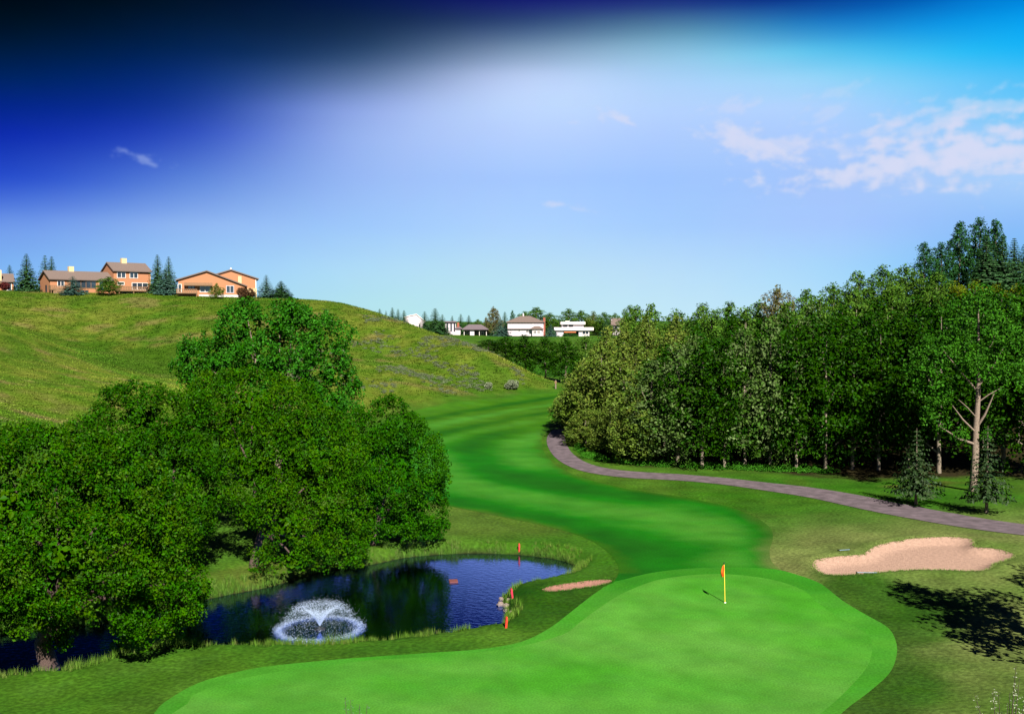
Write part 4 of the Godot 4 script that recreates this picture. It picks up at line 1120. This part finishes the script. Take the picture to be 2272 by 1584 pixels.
func _ready() -> void:
	var cam := Camera3D.new()
	cam.name = "camera"
	cam.fov = 39.1
	cam.near = 0.2
	cam.far = 4000.0
	cam.position = Vector3(0, 16.1, 0)
	cam.rotation_degrees.x = -1.978
	add_child(cam)
	cam.current = true
	var env := Environment.new()
	var sky := Sky.new()
	var dome := PanoramaSkyMaterial.new()
	dome.panorama = make_sky()
	sky.sky_material = dome
	env.sky = sky
	env.sky_rotation = Vector3(0, PI, 0)
	env.background_mode = Environment.BG_SKY
	env.background_energy_multiplier = 0.385
	env.tonemap_mode = Environment.TONE_MAPPER_LINEAR
	env.tonemap_exposure = 2.6
	env.sdfgi_enabled = true
	env.ssao_enabled = true
	env.ssil_enabled = true
	var we := WorldEnvironment.new()
	we.name = "environment"
	we.environment = env
	add_child(we)
	var sun := DirectionalLight3D.new()
	sun.name = "sun"
	sun.light_energy = 1.6
	sun.light_color = Color(1.0, 0.965, 0.90)
	sun.light_angular_distance = 0.5
	sun.shadow_enabled = true
	sun.look_at_from_position(Vector3(0.205, 0.64, 0.745) * 100.0, Vector3.ZERO)
	add_child(sun)

	rng.seed = 20
	noise.seed = 7; noise.frequency = 0.012; noise.fractal_octaves = 3
	fine.seed = 8; fine.frequency = 0.05; fine.fractal_octaves = 4
	make_materials()
	pond = smooth(pts(POND)); bunker_a = smooth(pts(BIG_BUNKER)); bunker_b = smooth(pts(SMALL_BUNKER))
	wood = pts(WOOD); foot = pts(HILL_FOOT); fair = smooth(pts(FAIRWAY))
	for m in MOWING: mow.append([m[0], m[1], pts(m[2])])
	solve_terrain()
	grid_lines()
	make_ground()
	var wet := PackedVector2Array()
	for p in Geometry2D.offset_polygon(pond, 0.9)[0]: wet.append(p)
	var ws := Shape.new()
	var tri := Geometry2D.triangulate_polygon(wet)
	for k in range(0, tri.size(), 3):
		ws.tri(Vector3(wet[tri[k]].x, 0, wet[tri[k]].y), Vector3(wet[tri[k + 1]].x, 0, wet[tri[k + 1]].y), Vector3(wet[tri[k + 2]].x, 0, wet[tri[k + 2]].y), Vector3.UP)
	tag(part(self, "pond_water", ws.mesh(), M.water), "rippled deep blue water of the pond", "", "", "structure")
	sheet("fairway", "striped mown fairway winding up the valley", fair, 0.014, M.fairway, fairway_colour)
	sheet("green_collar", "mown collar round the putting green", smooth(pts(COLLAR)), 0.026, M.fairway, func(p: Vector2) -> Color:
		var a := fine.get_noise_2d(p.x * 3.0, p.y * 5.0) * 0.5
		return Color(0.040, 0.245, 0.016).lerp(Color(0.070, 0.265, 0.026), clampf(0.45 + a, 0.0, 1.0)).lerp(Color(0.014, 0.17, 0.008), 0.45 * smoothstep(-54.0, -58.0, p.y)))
	sheet("putting_green", "smooth bright putting green", smooth(pts(GREEN)), 0.038, M.green, func(p: Vector2) -> Color:
		var a := noise.get_noise_2d(p.x * 4.0, p.y * 7.0) * 0.8 + fine.get_noise_2d(p.x * 5.0, p.y * 5.0) * 0.4
		return Color(0.052, 0.268, 0.018).lerp(Color(0.092, 0.290, 0.040), clampf(0.5 + a, 0.0, 1.0)))
	sheet("cart_path", "grey asphalt cart path curving along the wood", smooth(pts(CART_PATH)), 0.03, M.asphalt, func(_p: Vector2) -> Color: return Color.WHITE)
	sheet("sand_bunker", "large pale sand bunker right of the green", bunker_a, 0.012, M.sand, func(_p: Vector2) -> Color: return Color.WHITE)
	sheet("sand_bunker", "narrow reddish sand bunker between pond and green", bunker_b, 0.012, M.red_sand, func(_p: Vector2) -> Color: return Color.WHITE)

	hill_house(on_ground(-98.4, -248.5, -0.35))
	gable_house(on_ground(-78.3, -236.0, -0.2))
	edge_house(on_ground(-125.5, -246.0))
	far_houses()

	# trees beside the pond
	var willow := [Color(0.0146, 0.0613, 0.0014), Color(0.0202, 0.0672, 0.0019), Color(0.0110, 0.0526, 0.0014), Color(0.0274, 0.0672, 0.0034)]
	lobed_tree("willow_tree", "large leaning broad tree at the near pond bank, lowest left", "tree", WILLOW_A, 0.42, "willow_bark", 0.42, 30, 0.15, 0.095, willow, 1.0, Vector3(-0.5, 0, 0))
	lobed_tree("willow_tree", "rounded dark green tree behind the leaning near-bank tree", "tree", WILLOW_B, 0.32, "willow_bark", 0.45, 28, 0.165, 0.105, [Color(0.0103, 0.0496, 0.0014), Color(0.0129, 0.0555, 0.0017), Color(0.0183, 0.0583, 0.0024)])
	lobed_tree("willow_tree", "tall rounded tree with visible trunk in the middle of the pondside group", "tree", WILLOW_C, 0.26, "willow_bark", 0.45, 28, 0.165, 0.105, [Color(0.0165, 0.0643, 0.0012), Color(0.0140, 0.0583, 0.0012), Color(0.0238, 0.0672, 0.0024)])
	lobed_tree("willow_tree", "dome-shaped tree at the right end of the pondside group", "tree", WILLOW_D, 0.25, "willow_bark", 0.45, 28, 0.17, 0.108, [Color(0.0110, 0.0555, 0.0014), Color(0.0154, 0.0613, 0.0014)])
	lobed_tree("poplar_tree", "tall bluish green poplar rising behind the pondside trees", "tree", POPLAR_E, 0.3, "pale_bark", 0.55, 24, 0.22, 0.155, [Color(0.0154, 0.0810, 0.0046), Color(0.0212, 0.0942, 0.0069), Color(0.0130, 0.0660, 0.0038)])

	# the wood on the right and the trees beyond the fairway
	var tones := {
		"o": [Color(0.0607, 0.1064, 0.0142), Color(0.0759, 0.1165, 0.0223), Color(0.0558, 0.0963, 0.0121), Color(0.0911, 0.1215, 0.0203)],
		"s": [Color(0.0428, 0.0815, 0.0171), Color(0.0661, 0.1049, 0.0350), Color(0.0272, 0.0661, 0.0093)],
		"d": [Color(0.0102, 0.0398, 0.0030), Color(0.0143, 0.0459, 0.0036), Color(0.0092, 0.0332, 0.0030)],
		"m": [Color(0.0397, 0.0993, 0.0095), Color(0.0521, 0.1088, 0.0132), Color(0.0332, 0.0851, 0.0113)],
		"b": [Color(0.0863, 0.0863, 0.0338), Color(0.0638, 0.0750, 0.0225), Color(0.0900, 0.0750, 0.0375)],
		"y": [Color(0.100, 0.150, 0.006), Color(0.130, 0.160, 0.0075), Color(0.0525, 0.0863, 0.0075)],
		"c": [Color(0.0165, 0.0638, 0.0165), Color(0.0210, 0.0713, 0.0210), Color(0.0150, 0.0525, 0.0135)]}
	var kits := {}
	for k in [["o", 3, 0.04], ["s", 2, 0.08], ["d", 4, 0.08], ["m", 3, 0.12], ["b", 1, 0.12], ["y", 1, 0.02], ["c", 2, 0.05]]:
		kits[k[0]] = []
		for q in k[1]: kits[k[0]].append(poplar(tones[k[0]], 12.0, 7.0, k[2], k[0] == "c", 0.22 if k[0] == "d" else 0.4 if k[0] == "s" else 1.0))
	var protos := {}
	var says := {"o": "light olive aspen at the left edge of the wood", "s": "silvery green poplar in the front of the wood", "d": "dark green poplar in the wood on the right", "m": "mid green tree on the slope behind the front of the wood", "b": "brownish thin-leaved tree standing above the wood's skyline", "y": "yellow-green tree below the spruces on the right-hand slope", "c": "column-shaped poplar on the skyline at the upper right"}
	var count := 0
	var kinds := {"o": ["olive aspen", "behind the wood's left edge"], "s": ["silvery poplar", "behind the wood's front row"], "d": ["dark poplar", "of those behind the wood's front row"], "m": ["mid green tree", "on the slope behind the wood's front"], "b": ["brownish thin-leaved tree", "above the wood's skyline"], "y": ["yellow-green tree", "below the skyline spruces on the right"], "c": ["column-shaped poplar", "on the upper right skyline"]}
	var short := {"o": "light olive aspen", "s": "silvery green poplar", "d": "dark green poplar"}
	for list in [WOOD_FRONT, WOOD_BEHIND]:
		for e in list:
			var front_says: String = "%s, %s in the wood's front row" % [short.get(e[4], ""), nth_from_left(WOOD_FRONT, e, false)]
			var back_says: String = "%s, %s %s" % [kinds[e[4]][0], nth_from_left(WOOD_BEHIND, e, true), kinds[e[4]][1]]
			var v: int = count % kits[e[4]].size()
			plant_tree("yellow_tree" if e[4] == "y" else "aspen_tree" if e[4] == "o" else "poplar_tree", front_says if list == WOOD_FRONT else back_says, e, kits[e[4]][v], 12.0, 7.0, "wood_bark", "leaf", "trees of the wood, " + says[e[4]].get_slice(" ", 0) + " ones", protos, e[4] + str(v))
			count += 1
	for e in FAR_CLUMP:
		plant_tree("poplar_tree", "dark green tree, %s in the clump where the fairway ends" % nth_from_left(FAR_CLUMP, e, false), e, kits[e[4]][count % kits[e[4]].size()], 12.0, 7.0, "pale_bark", "leaf", "trees where the fairway ends", protos, e[4] + str(count % kits[e[4]].size()))
		count += 1
	var green_n := [Color(0.014, 0.048, 0.014), Color(0.020, 0.058, 0.016), Color(0.012, 0.038, 0.012)]
	var blue_n := [Color(0.035, 0.085, 0.070), Color(0.028, 0.072, 0.056), Color(0.045, 0.095, 0.080)]
	var sp := {"S": [spruce(12.0, 2.4, 0.05, green_n, 0.62, 30), spruce(12.0, 2.4, 0.03, green_n, 0.62, 28)], "B": [spruce(12.0, 2.5, 0.02, blue_n, 0.55, 26)], "C": [kits["c"][0]]}
	var hill_says := ["tall dark spruce left of the long brown house", "left one of the twin spruces behind the long brown house", "right one of the twin spruces behind the long brown house", "small blue spruce in front of the long brown house", "tall left spruce between the two hilltop houses", "tall right spruce between the two hilltop houses", "blue spruce in front of the two tall ones between the hilltop houses", "bluish spruce just right of the gabled house", "broad spruce at the right end of the hilltop", "thin spruce top behind the low house at the left edge"]
	for k in HILL_SPRUCES.size():
		var e: Array = HILL_SPRUCES[k]
		plant_tree("spruce_tree", hill_says[k], e, sp[e[4]][k % sp[e[4]].size()], 12.0, 4.9, "dark_bark", "needle", "spruces on the hilltop", protos, "sp" + e[4] + str(k % sp[e[4]].size()))
	for e in WOOD_SPRUCES:
		plant_tree("spruce_tree", "dark spruce, %s on the upper right skyline" % nth_from_left(WOOD_SPRUCES, e, false), e, sp["S"][0], 12.0, 4.9, "dark_bark", "needle", "spruces above the wood", protos, "spS0")
	for k in FAR_SPRUCES.size():
		var e: Array = FAR_SPRUCES[k]
		if e[4] == "C": plant_tree("poplar_tree", "narrow dark poplar left of the white villa's roof", e, sp["C"][0], 12.0, 5.0, "pale_bark", "leaf", "trees round the far houses", protos, "c0")
		else: plant_tree("spruce_tree", ("bluish spruce, %s of two beside the white villa" if e[4] == "B" else "dark spruce, %s among the houses across the valley") % nth_from_left(FAR_SPRUCES, e, true), e, sp[e[4]][k % sp[e[4]].size()], 12.0, 4.9, "dark_bark", "needle", "bluish spruces by the villa" if e[4] == "B" else "spruces among the far houses", protos, "sp" + e[4] + str(k % sp[e[4]].size()))
	for k in FAR_ROUND.size():
		var e: Array = FAR_ROUND[k]
		plant_tree("poplar_tree", "greyish thin-crowned poplar left of the white villa" if e[4] == "b" else "round green tree, %s behind the houses across the valley" % nth_from_left(FAR_ROUND.filter(func(q: Array) -> bool: return q[4] != "b"), e, false), e, kits[e[4]][0], 12.0, 7.0, "pale_bark", "leaf", "trees round the far houses" if e[4] == "b" else "round trees behind the far houses", protos, e[4] + "0")
	plant_tree("garden_tree", "round green tree in front of the brown house's deck", [-95.2, -237.5, 26.9, 7.0, "m"], kits["m"][0], 12.0, 7.0, "dark_bark", "leaf", "", protos, "m0")
	plant_tree("garden_tree", "small round tree in front of the gabled house", [-68.4, -232.8, 25.2, 3.6, "o"], kits["o"][0], 12.0, 7.0, "dark_bark", "leaf", "", protos, "o0")

	# the big poplar and the two young spruces on the lawn beside the path
	var g := height(39.4, -85.4)
	var big := thing("pale_trunk_poplar", "big poplar with thick pale forked trunk at the right edge of the wood", "tree", Vector3(39.4, g, -85.4))
	var s := Shape.new()
	s.tube([Vector3(0, -0.4, 0), Vector3(0.05, 0.3, 0), Vector3(0.15, 3.0, 0), Vector3(0.2, 5.5, 0), Vector3(0.35, 8.5, 0), Vector3(0.3, 12.0, 0), Vector3(0.2, 16.5, 0)], [0.48, 0.34, 0.28, 0.25, 0.2, 0.12, 0.03], 9)
	for b in [[4.0, -1.4, 4.5, -3.2, 5.6, 0.13], [5.0, -1.2, 6.2, -2.2, 7.4, 0.11], [5.4, 0.7, 6.6, 1.3, 8.4, 0.13], [6.3, -0.8, 7.2, -1.7, 7.9, 0.07], [7.5, 1.0, 8.3, 1.9, 8.9, 0.07], [8.8, 0.9, 10.0, 2.0, 12.2, 0.09], [8.6, -1.4, 10.2, -3.0, 12.0, 0.09], [11.0, 1.2, 12.6, 1.6, 14.5, 0.06]]:
		s.tube([Vector3(0.2, b[0], 0), Vector3(b[1], b[2], 0.5), Vector3(b[3], b[4], 0.8)], [b[5], b[5] * 0.8, b[5] * 0.3], 6)
	part(big, "trunk", s.mesh(), M.pale_bark)
	var f := Shape.new()
	var lobes := []
	for q in [[-3.6, 6.5, 0.5, 1.3], [-3.0, 9.0, 0.4, 1.7], [-2.6, 12.0, 0, 2.0], [-1.0, 14.5, 0, 2.1], [1.6, 15.0, 0, 1.9], [2.6, 12.2, 0.4, 1.9], [2.4, 9.6, 0.6, 1.4], [0.6, 16.6, 0, 1.3], [0.2, 12.5, -1.5, 2.0], [0.1, 10.8, 1.3, 1.5], [0.5, 13.6, 1.4, 1.8], [-1.4, 11.6, 1.4, 1.5], [-4.6, 10.5, 0, 1.2], [3.6, 10.4, 0, 1.0], [-1.6, 5.0, 0.8, 0.6], [0.9, 4.9, 0.4, 0.5]]:
		lobes.append([Vector3(q[0], q[1], q[2]), Vector3(q[3], q[3] * 0.85, q[3])])
	crown(f, lobes, 0.5, 20, 0.20, 0.14, [Color(0.022, 0.090, 0.006), Color(0.030, 0.105, 0.008), Color(0.02, 0.075, 0.006)], 0.95)
	part(big, "crown", f.mesh(), M.leaf)
	var young_n := [Color(0.010, 0.026, 0.006), Color(0.016, 0.036, 0.009)]
	for e in [[32.12, -79.4, 6.3, "young spruce with bare lower stem left of the big pale poplar", 2.3], [35.53, -74.72, 6.8, "young spruce with bare lower stem right of the big pale poplar", 1.9]]:
		var kit := spruce(e[2], e[4], 0.2, young_n, 0.36, 15, 0.62)
		var t := thing("young_spruce", e[3], "tree", on_ground(e[0], e[1]), 0.0, "young spruces beside the path")
		part(t, "trunk", kit[0], M.pale_bark)
		part(t, "crown", kit[1], M.needle)
	# trees outside the view to the right whose shadows lie on the grass
	for e in [[25.9, -42.0, 14.0, 7.4, "broad tree right of the view casting shade below the bunker"], [33.5, -43.5, 14.5, 8.0, "tall tree far right of the view casting shade beside the bunker"]]:
		plant_tree("shade_tree", e[4], [e[0], e[1], e[2], e[3], "d"], kits["d"][1], 12.0, 7.0, "pale_bark", "leaf", "", protos, "d1")

	small_plants()
	flagstick()
	stake(0.5, -69.3, "orange-red hazard stake on the far bank of the pond", "red_paint", 0.0)
	stake(0.05, -56.75, "leaning magenta hazard stake at the tip of the pond bank", "magenta_paint", -0.16)
	stake(-0.32, -50.3, "red hazard stake on the near bank of the pond", "red_paint", 0.1)
	fountain()
	var raft := thing("wooden_raft", "small reddish wooden raft floating on the pond", "raft", Vector3(-3.64, 0.0, -61.85), 0.15)
	for k in 4: box_part(raft, "plank", Vector3(-0.26, -0.05, -0.3 + k * 0.15), Vector3(0.26, 0.09, -0.17 + k * 0.15), "raft")
	var rocks := [[-0.62, 0.10, -57.6, 0.17, "topmost pale rock on the pond bank below the magenta stake"], [-0.66, 0.08, -56.6, 0.22, "flat grey rock at the waterline below the magenta stake"], [-0.35, 0.12, -56.1, 0.2, "pale rock wedged in the middle of the bank rocks"], [-0.20, 0.20, -57.0, 0.15, "small rock highest up the bank near the magenta stake"], [-0.30, 0.05, -55.4, 0.18, "lowest rock of the heap on the pond bank"], [-0.05, 0.15, -54.7, 0.14, "small single rock at the near end of the bank rocks"]]
	for e in rocks: rock(e[0], e[1], e[2], e[3], e[4])
	rake(21.31, -63.9, 0.15, 0.45, "dark rake lying on the grass behind the large bunker's left end")
	rake(20.9, -58.6, -0.12, 0.7, "blue-handled rake lying along the near edge of the large bunker")
	var um := thing("patio_umbrella", "blue patio umbrella on the lawn below the brown house", "umbrella", on_ground(-97.0, -238.4))
	s = Shape.new()
	for k in 8:
		var a0 := TAU * k / 8; var a1 := TAU * (k + 1) / 8
		s.tri(Vector3(0, 1.45, 0), Vector3(cos(a0) * 1.0, 0.95, sin(a0) * 1.0), Vector3(cos(a1) * 1.0, 0.95, sin(a1) * 1.0), Vector3.UP)
	part(um, "canopy", s.mesh(), M.blue_cloth)
	s = Shape.new()
	s.tube([Vector3(0, -0.1, 0), Vector3(0, 1.5, 0)], [0.03, 0.03], 6)
	part(um, "pole", s.mesh(), M.white_trim)
	for e in [[-107.5, -238.5, 2.4, "short board fence left of the brown house"], [-104.6, -237.6, 2.2, "second board fence beside the small blue spruce"]]:
		var t := thing("board_fence", e[3], "fence", on_ground(e[0], e[1]), 0.4, "garden fences on the hilltop")
		var x: float = -e[2] * 0.5
		while x < e[2] * 0.5:
			box_part(t, "board", Vector3(x, -0.2, 0), Vector3(x + 0.17, 1.25, 0.03), "timber"); x += 0.185
		box_part(t, "rail", Vector3(-e[2] * 0.5, 0.9, -0.06), Vector3(e[2] * 0.5, 1.0, -0.002), "timber")
	var post := thing("wooden_post", "pale wooden post at the end of the fairway", "post", on_ground(8.1, -186.0))
	s = Shape.new()
	s.tube([Vector3(0, -0.2, 0), Vector3(0, 1.5, 0), Vector3(0, 1.58, 0)], [0.16, 0.15, 0.05], 8)
	part(post, "shaft", s.mesh(), M.pale_bark)
	s = Shape.new()
	s.box(Vector3(-0.2, 1.0, 0.13), Vector3(0.2, 1.4, 0.19))
	part(post, "board", s.mesh(), M.timber)

func small_plants() -> void:
	# grass on the hillside, taller than the mown turf
	var where := []
	var m := tuft(7, 0.14, 0.24, 0.06)
	while where.size() < 60000:
		var z := -rng.randf_range(84.0, 246.0)
		var x := rng.randf_range(-0.60, 0.05) * -z
		if hill_share(x, z) < 0.6: continue
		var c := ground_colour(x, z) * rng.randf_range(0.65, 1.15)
		var k := rng.randf_range(0.6, 1.5) * (1.25 if z < -170.0 else 0.9)
		where.append([Transform3D(Basis(Vector3.UP, rng.randf() * TAU).scaled(Vector3(k * 1.4, k * 0.8, k * 1.4)), on_ground(x, z)), c])
	scatter("hill_grass", "long unmown grass on the hillside", m, M.grass, where)
	# sagebrush in patches on the shoulder of the hill
	where = []
	m = clump_mesh(0.5, 70, 0.16)
	var tries := 0
	while where.size() < 900 and tries < 40000:
		tries += 1
		var z := -rng.randf_range(166.0, 222.0)
		var x := rng.randf_range(-42.0, 2.0)
		if hill_share(x, z) < 0.8 or noise.get_noise_2d(x * 5.5 + 40.0, z * 5.5) + rng.randf() * 0.12 < 0.16: continue
		var k := rng.randf_range(0.5, 1.25)
		where.append([Transform3D(Basis(Vector3.UP, rng.randf() * TAU).scaled(Vector3(k * 1.3, k * 0.8, k * 1.3)), on_ground(x, z)), Color(0.115, 0.145, 0.085) * rng.randf_range(0.7, 1.15)])
	scatter("sagebrush", "grey-green sagebrush in patches on the hill shoulder", m, M.grass, where)
	# low growth at the foot of the wood
	where = []
	m = clump_mesh(0.55, 90, 0.17)
	for k in 700:
		var t := rng.randf()
		var line := [Vector2(7.6, -121), Vector2(8.4, -110), Vector2(12.6, -106), Vector2(17, -103.6), Vector2(21.3, -101.6), Vector2(25.5, -100.4), Vector2(31, -98.8)]
		var u := t * (line.size() - 1)
		var p: Vector2 = line[int(u)].lerp(line[int(u) + 1], u - int(u)) + Vector2(rng.randf_range(-0.3, 1.5), -rng.randf_range(-0.6, 2.4))
		var sz := rng.randf_range(0.5, 1.3)
		where.append([Transform3D(Basis(Vector3.UP, rng.randf() * TAU).scaled(Vector3(sz, sz * rng.randf_range(0.6, 1.1), sz)), on_ground(p.x, p.y)), Color(0.030, 0.130, 0.008) * rng.randf_range(0.6, 1.2)])
	scatter("undergrowth", "low leafy undergrowth along the foot of the wood", m, M.leaf, where)
	# reeds and uncut grass round the pond
	where = []
	m = tuft(12, 0.36, 0.22, 0.022)
	for k in pond.size():
		var a := pond[k]; var b := pond[(k + 1) % pond.size()]
		if a.x < -40.0 or b.x < -40.0: continue
		var tip := a.distance_to(Vector2(-0.3, -56.5)) < 2.6
		for q in int(a.distance_to(b) * 42.0):
			var p := a.lerp(b, rng.randf())
			var out := (b - a).orthogonal().normalized()
			if Geometry2D.is_point_in_polygon(p + out * 0.2, pond): out = -out
			p += out * (0.03 + pow(rng.randf(), 1.6) * 1.0)
			var clumpy := noise.get_noise_2d(p.x * 30.0, p.y * 30.0)
			if clumpy < rng.randf_range(-0.5, 0.1) or (tip and rng.randf() < 0.85): continue
			var sz := rng.randf_range(0.5, 1.1) * (0.9 + clumpy)
			var c := Color(0.055, 0.135, 0.010).lerp(Color(0.12, 0.15, 0.04), rng.randf() * rng.randf()) * rng.randf_range(0.7, 1.2)
			where.append([Transform3D(Basis(Vector3.UP, rng.randf() * TAU).scaled(Vector3(sz, sz * rng.randf_range(0.8, 1.4), sz)), on_ground(p.x, p.y, -0.02)), c])
	scatter("bank_grass", "uncut grass and reeds round the pond", m, M.grass, where)
	# uncut fringe round the bunkers
	where = []
	m = tuft(8, 0.10, 0.10, 0.018)
	for rim in [bunker_a, bunker_b]:
		for k in rim.size():
			var a: Vector2 = rim[k]; var b: Vector2 = rim[(k + 1) % rim.size()]
			for q in int(a.distance_to(b) * 34.0):
				var p := a.lerp(b, rng.randf()) + Vector2(rng.randfn(0.0, 0.09), rng.randfn(0.0, 0.09))
				var sz := rng.randf_range(0.5, 1.4)
				where.append([Transform3D(Basis(Vector3.UP, rng.randf() * TAU).scaled(Vector3.ONE * sz), on_ground(p.x, p.y)), ground_colour(p.x, p.y) * rng.randf_range(0.5, 0.9)])
	scatter("bunker_fringe", "ragged grass fringe round the sand bunkers", m, M.grass, where)
	# single shrubs
	var shrubs := [["sage_shrub", "large grey sage shrub at the foot of the hill shoulder", -0.1, -182.5, 2.0, Color(0.13, 0.155, 0.105)], ["sage_shrub", "smaller grey sage shrub left of the large one at the hill foot", -4.2, -181.5, 1.2, Color(0.14, 0.165, 0.11)],
		["red_shrub", "dark reddish shrub at the right front of the gabled house", -61.8, -232.4, 3.2, Color(0.055, 0.030, 0.016)], ["red_shrub", "dark red shrub by the low house at the left edge", -122.5, -242.0, 2.4, Color(0.06, 0.014, 0.014)],
		["clipped_hedge", "dark clipped hedge in front of the modern house", 18.6, -320.2, 2.0, Color(0.016, 0.05, 0.012)], ["garden_shrub", "green shrub left of the long brown house", -106.5, -243.5, 2.6, Color(0.04, 0.10, 0.01)]]
	for e in shrubs:
		var f := Shape.new()
		var lobes := []
		for k in 5: lobes.append([Vector3(rng.randf_range(-0.3, 0.3) * e[4], e[4] * rng.randf_range(0.3, 0.5), rng.randf_range(-0.3, 0.3) * e[4]), Vector3.ONE * e[4] * 0.34])
		if e[0] == "clipped_hedge":
			lobes = []
			for k in 6: lobes.append([Vector3(-2.2 + k * 0.85, 0.3, 0), Vector3(0.6, 0.55, 0.5)])
		crown(f, lobes, 0.3, 16, 0.2, 0.13, [e[5], e[5] * 1.2], 1.3)
		var t := thing(e[0], e[1], "hedge" if e[0] == "clipped_hedge" else "shrub", on_ground(e[2], e[3]))
		part(t, "foliage", f.mesh(), M.leaf)
		var st := Shape.new()
		for k in 4: st.tube([Vector3(0, -0.2, 0), Vector3(cos(k * 1.6) * 0.15, e[4] * 0.25, sin(k * 1.6) * 0.15), Vector3(cos(k * 1.6) * 0.3, e[4] * 0.5, sin(k * 1.6) * 0.3)], [0.05, 0.04, 0.02], 5)
		part(t, "stem", st.mesh(), M.dark_bark)
	# silvery shrubs on the slope below the camera, tips just in view
	for e in [["silver_shrub", "silvery leaved shrub with thin twigs in the bottom right corner", 13.0, -26.0, [[-0.75, 0.1, -0.25], [-0.5, 0.55, 0.2], [-0.25, 0.35, 0.0], [-0.1, 0.0, 0.2], [0.1, 0.3, -0.1], [0.15, 1.6, 0.1], [0.3, 1.0, 0.0], [0.35, 0.2, 0.2]], Color(0.22, 0.25, 0.19)], ["twiggy_shrub", "thin grey-green shoots at the bottom edge below the pond", -3.95, -25.0, [[-0.12, 0.0, 0.0], [0.12, -0.12, 0.1], [-0.25, 0.1, 0.05], [0.3, -0.2, 0.0]], Color(0.05, 0.115, 0.05)]]:
		var gy := height(e[2], e[3])
		var edge: float = 16.1 - 0.389 * -e[3] + 0.32
		var t := thing(e[0], e[1], "shrub", Vector3(e[2], gy, e[3]))
		var f := Shape.new()
		var st := Shape.new()
		for q in e[4]:
			var tip := Vector3(q[0], edge - gy + q[1] * 0.6 - 0.1, q[2])
			st.tube([Vector3(q[0] * 0.2, -0.2, 0), Vector3(q[0] * 0.6, tip.y * 0.6, q[2] * 0.4), tip], [0.03, 0.018, 0.005], 5)
			for k in 26:
				var u := rng.randf_range(0.72, 1.0)
				var p := Vector3(q[0] * 0.6, tip.y * 0.6, q[2] * 0.4).lerp(tip, (u - 0.6) / 0.4) + ball() * 0.07
				f.leaf(p, (ball() + Vector3(0, 0.4, 0.5)).normalized(), ball(), 0.055, 0.03, e[5] * rng.randf_range(0.6, 1.3))
		part(t, "stem", st.mesh(), M.dark_bark)
		part(t, "foliage", f.mesh(), M.leaf)
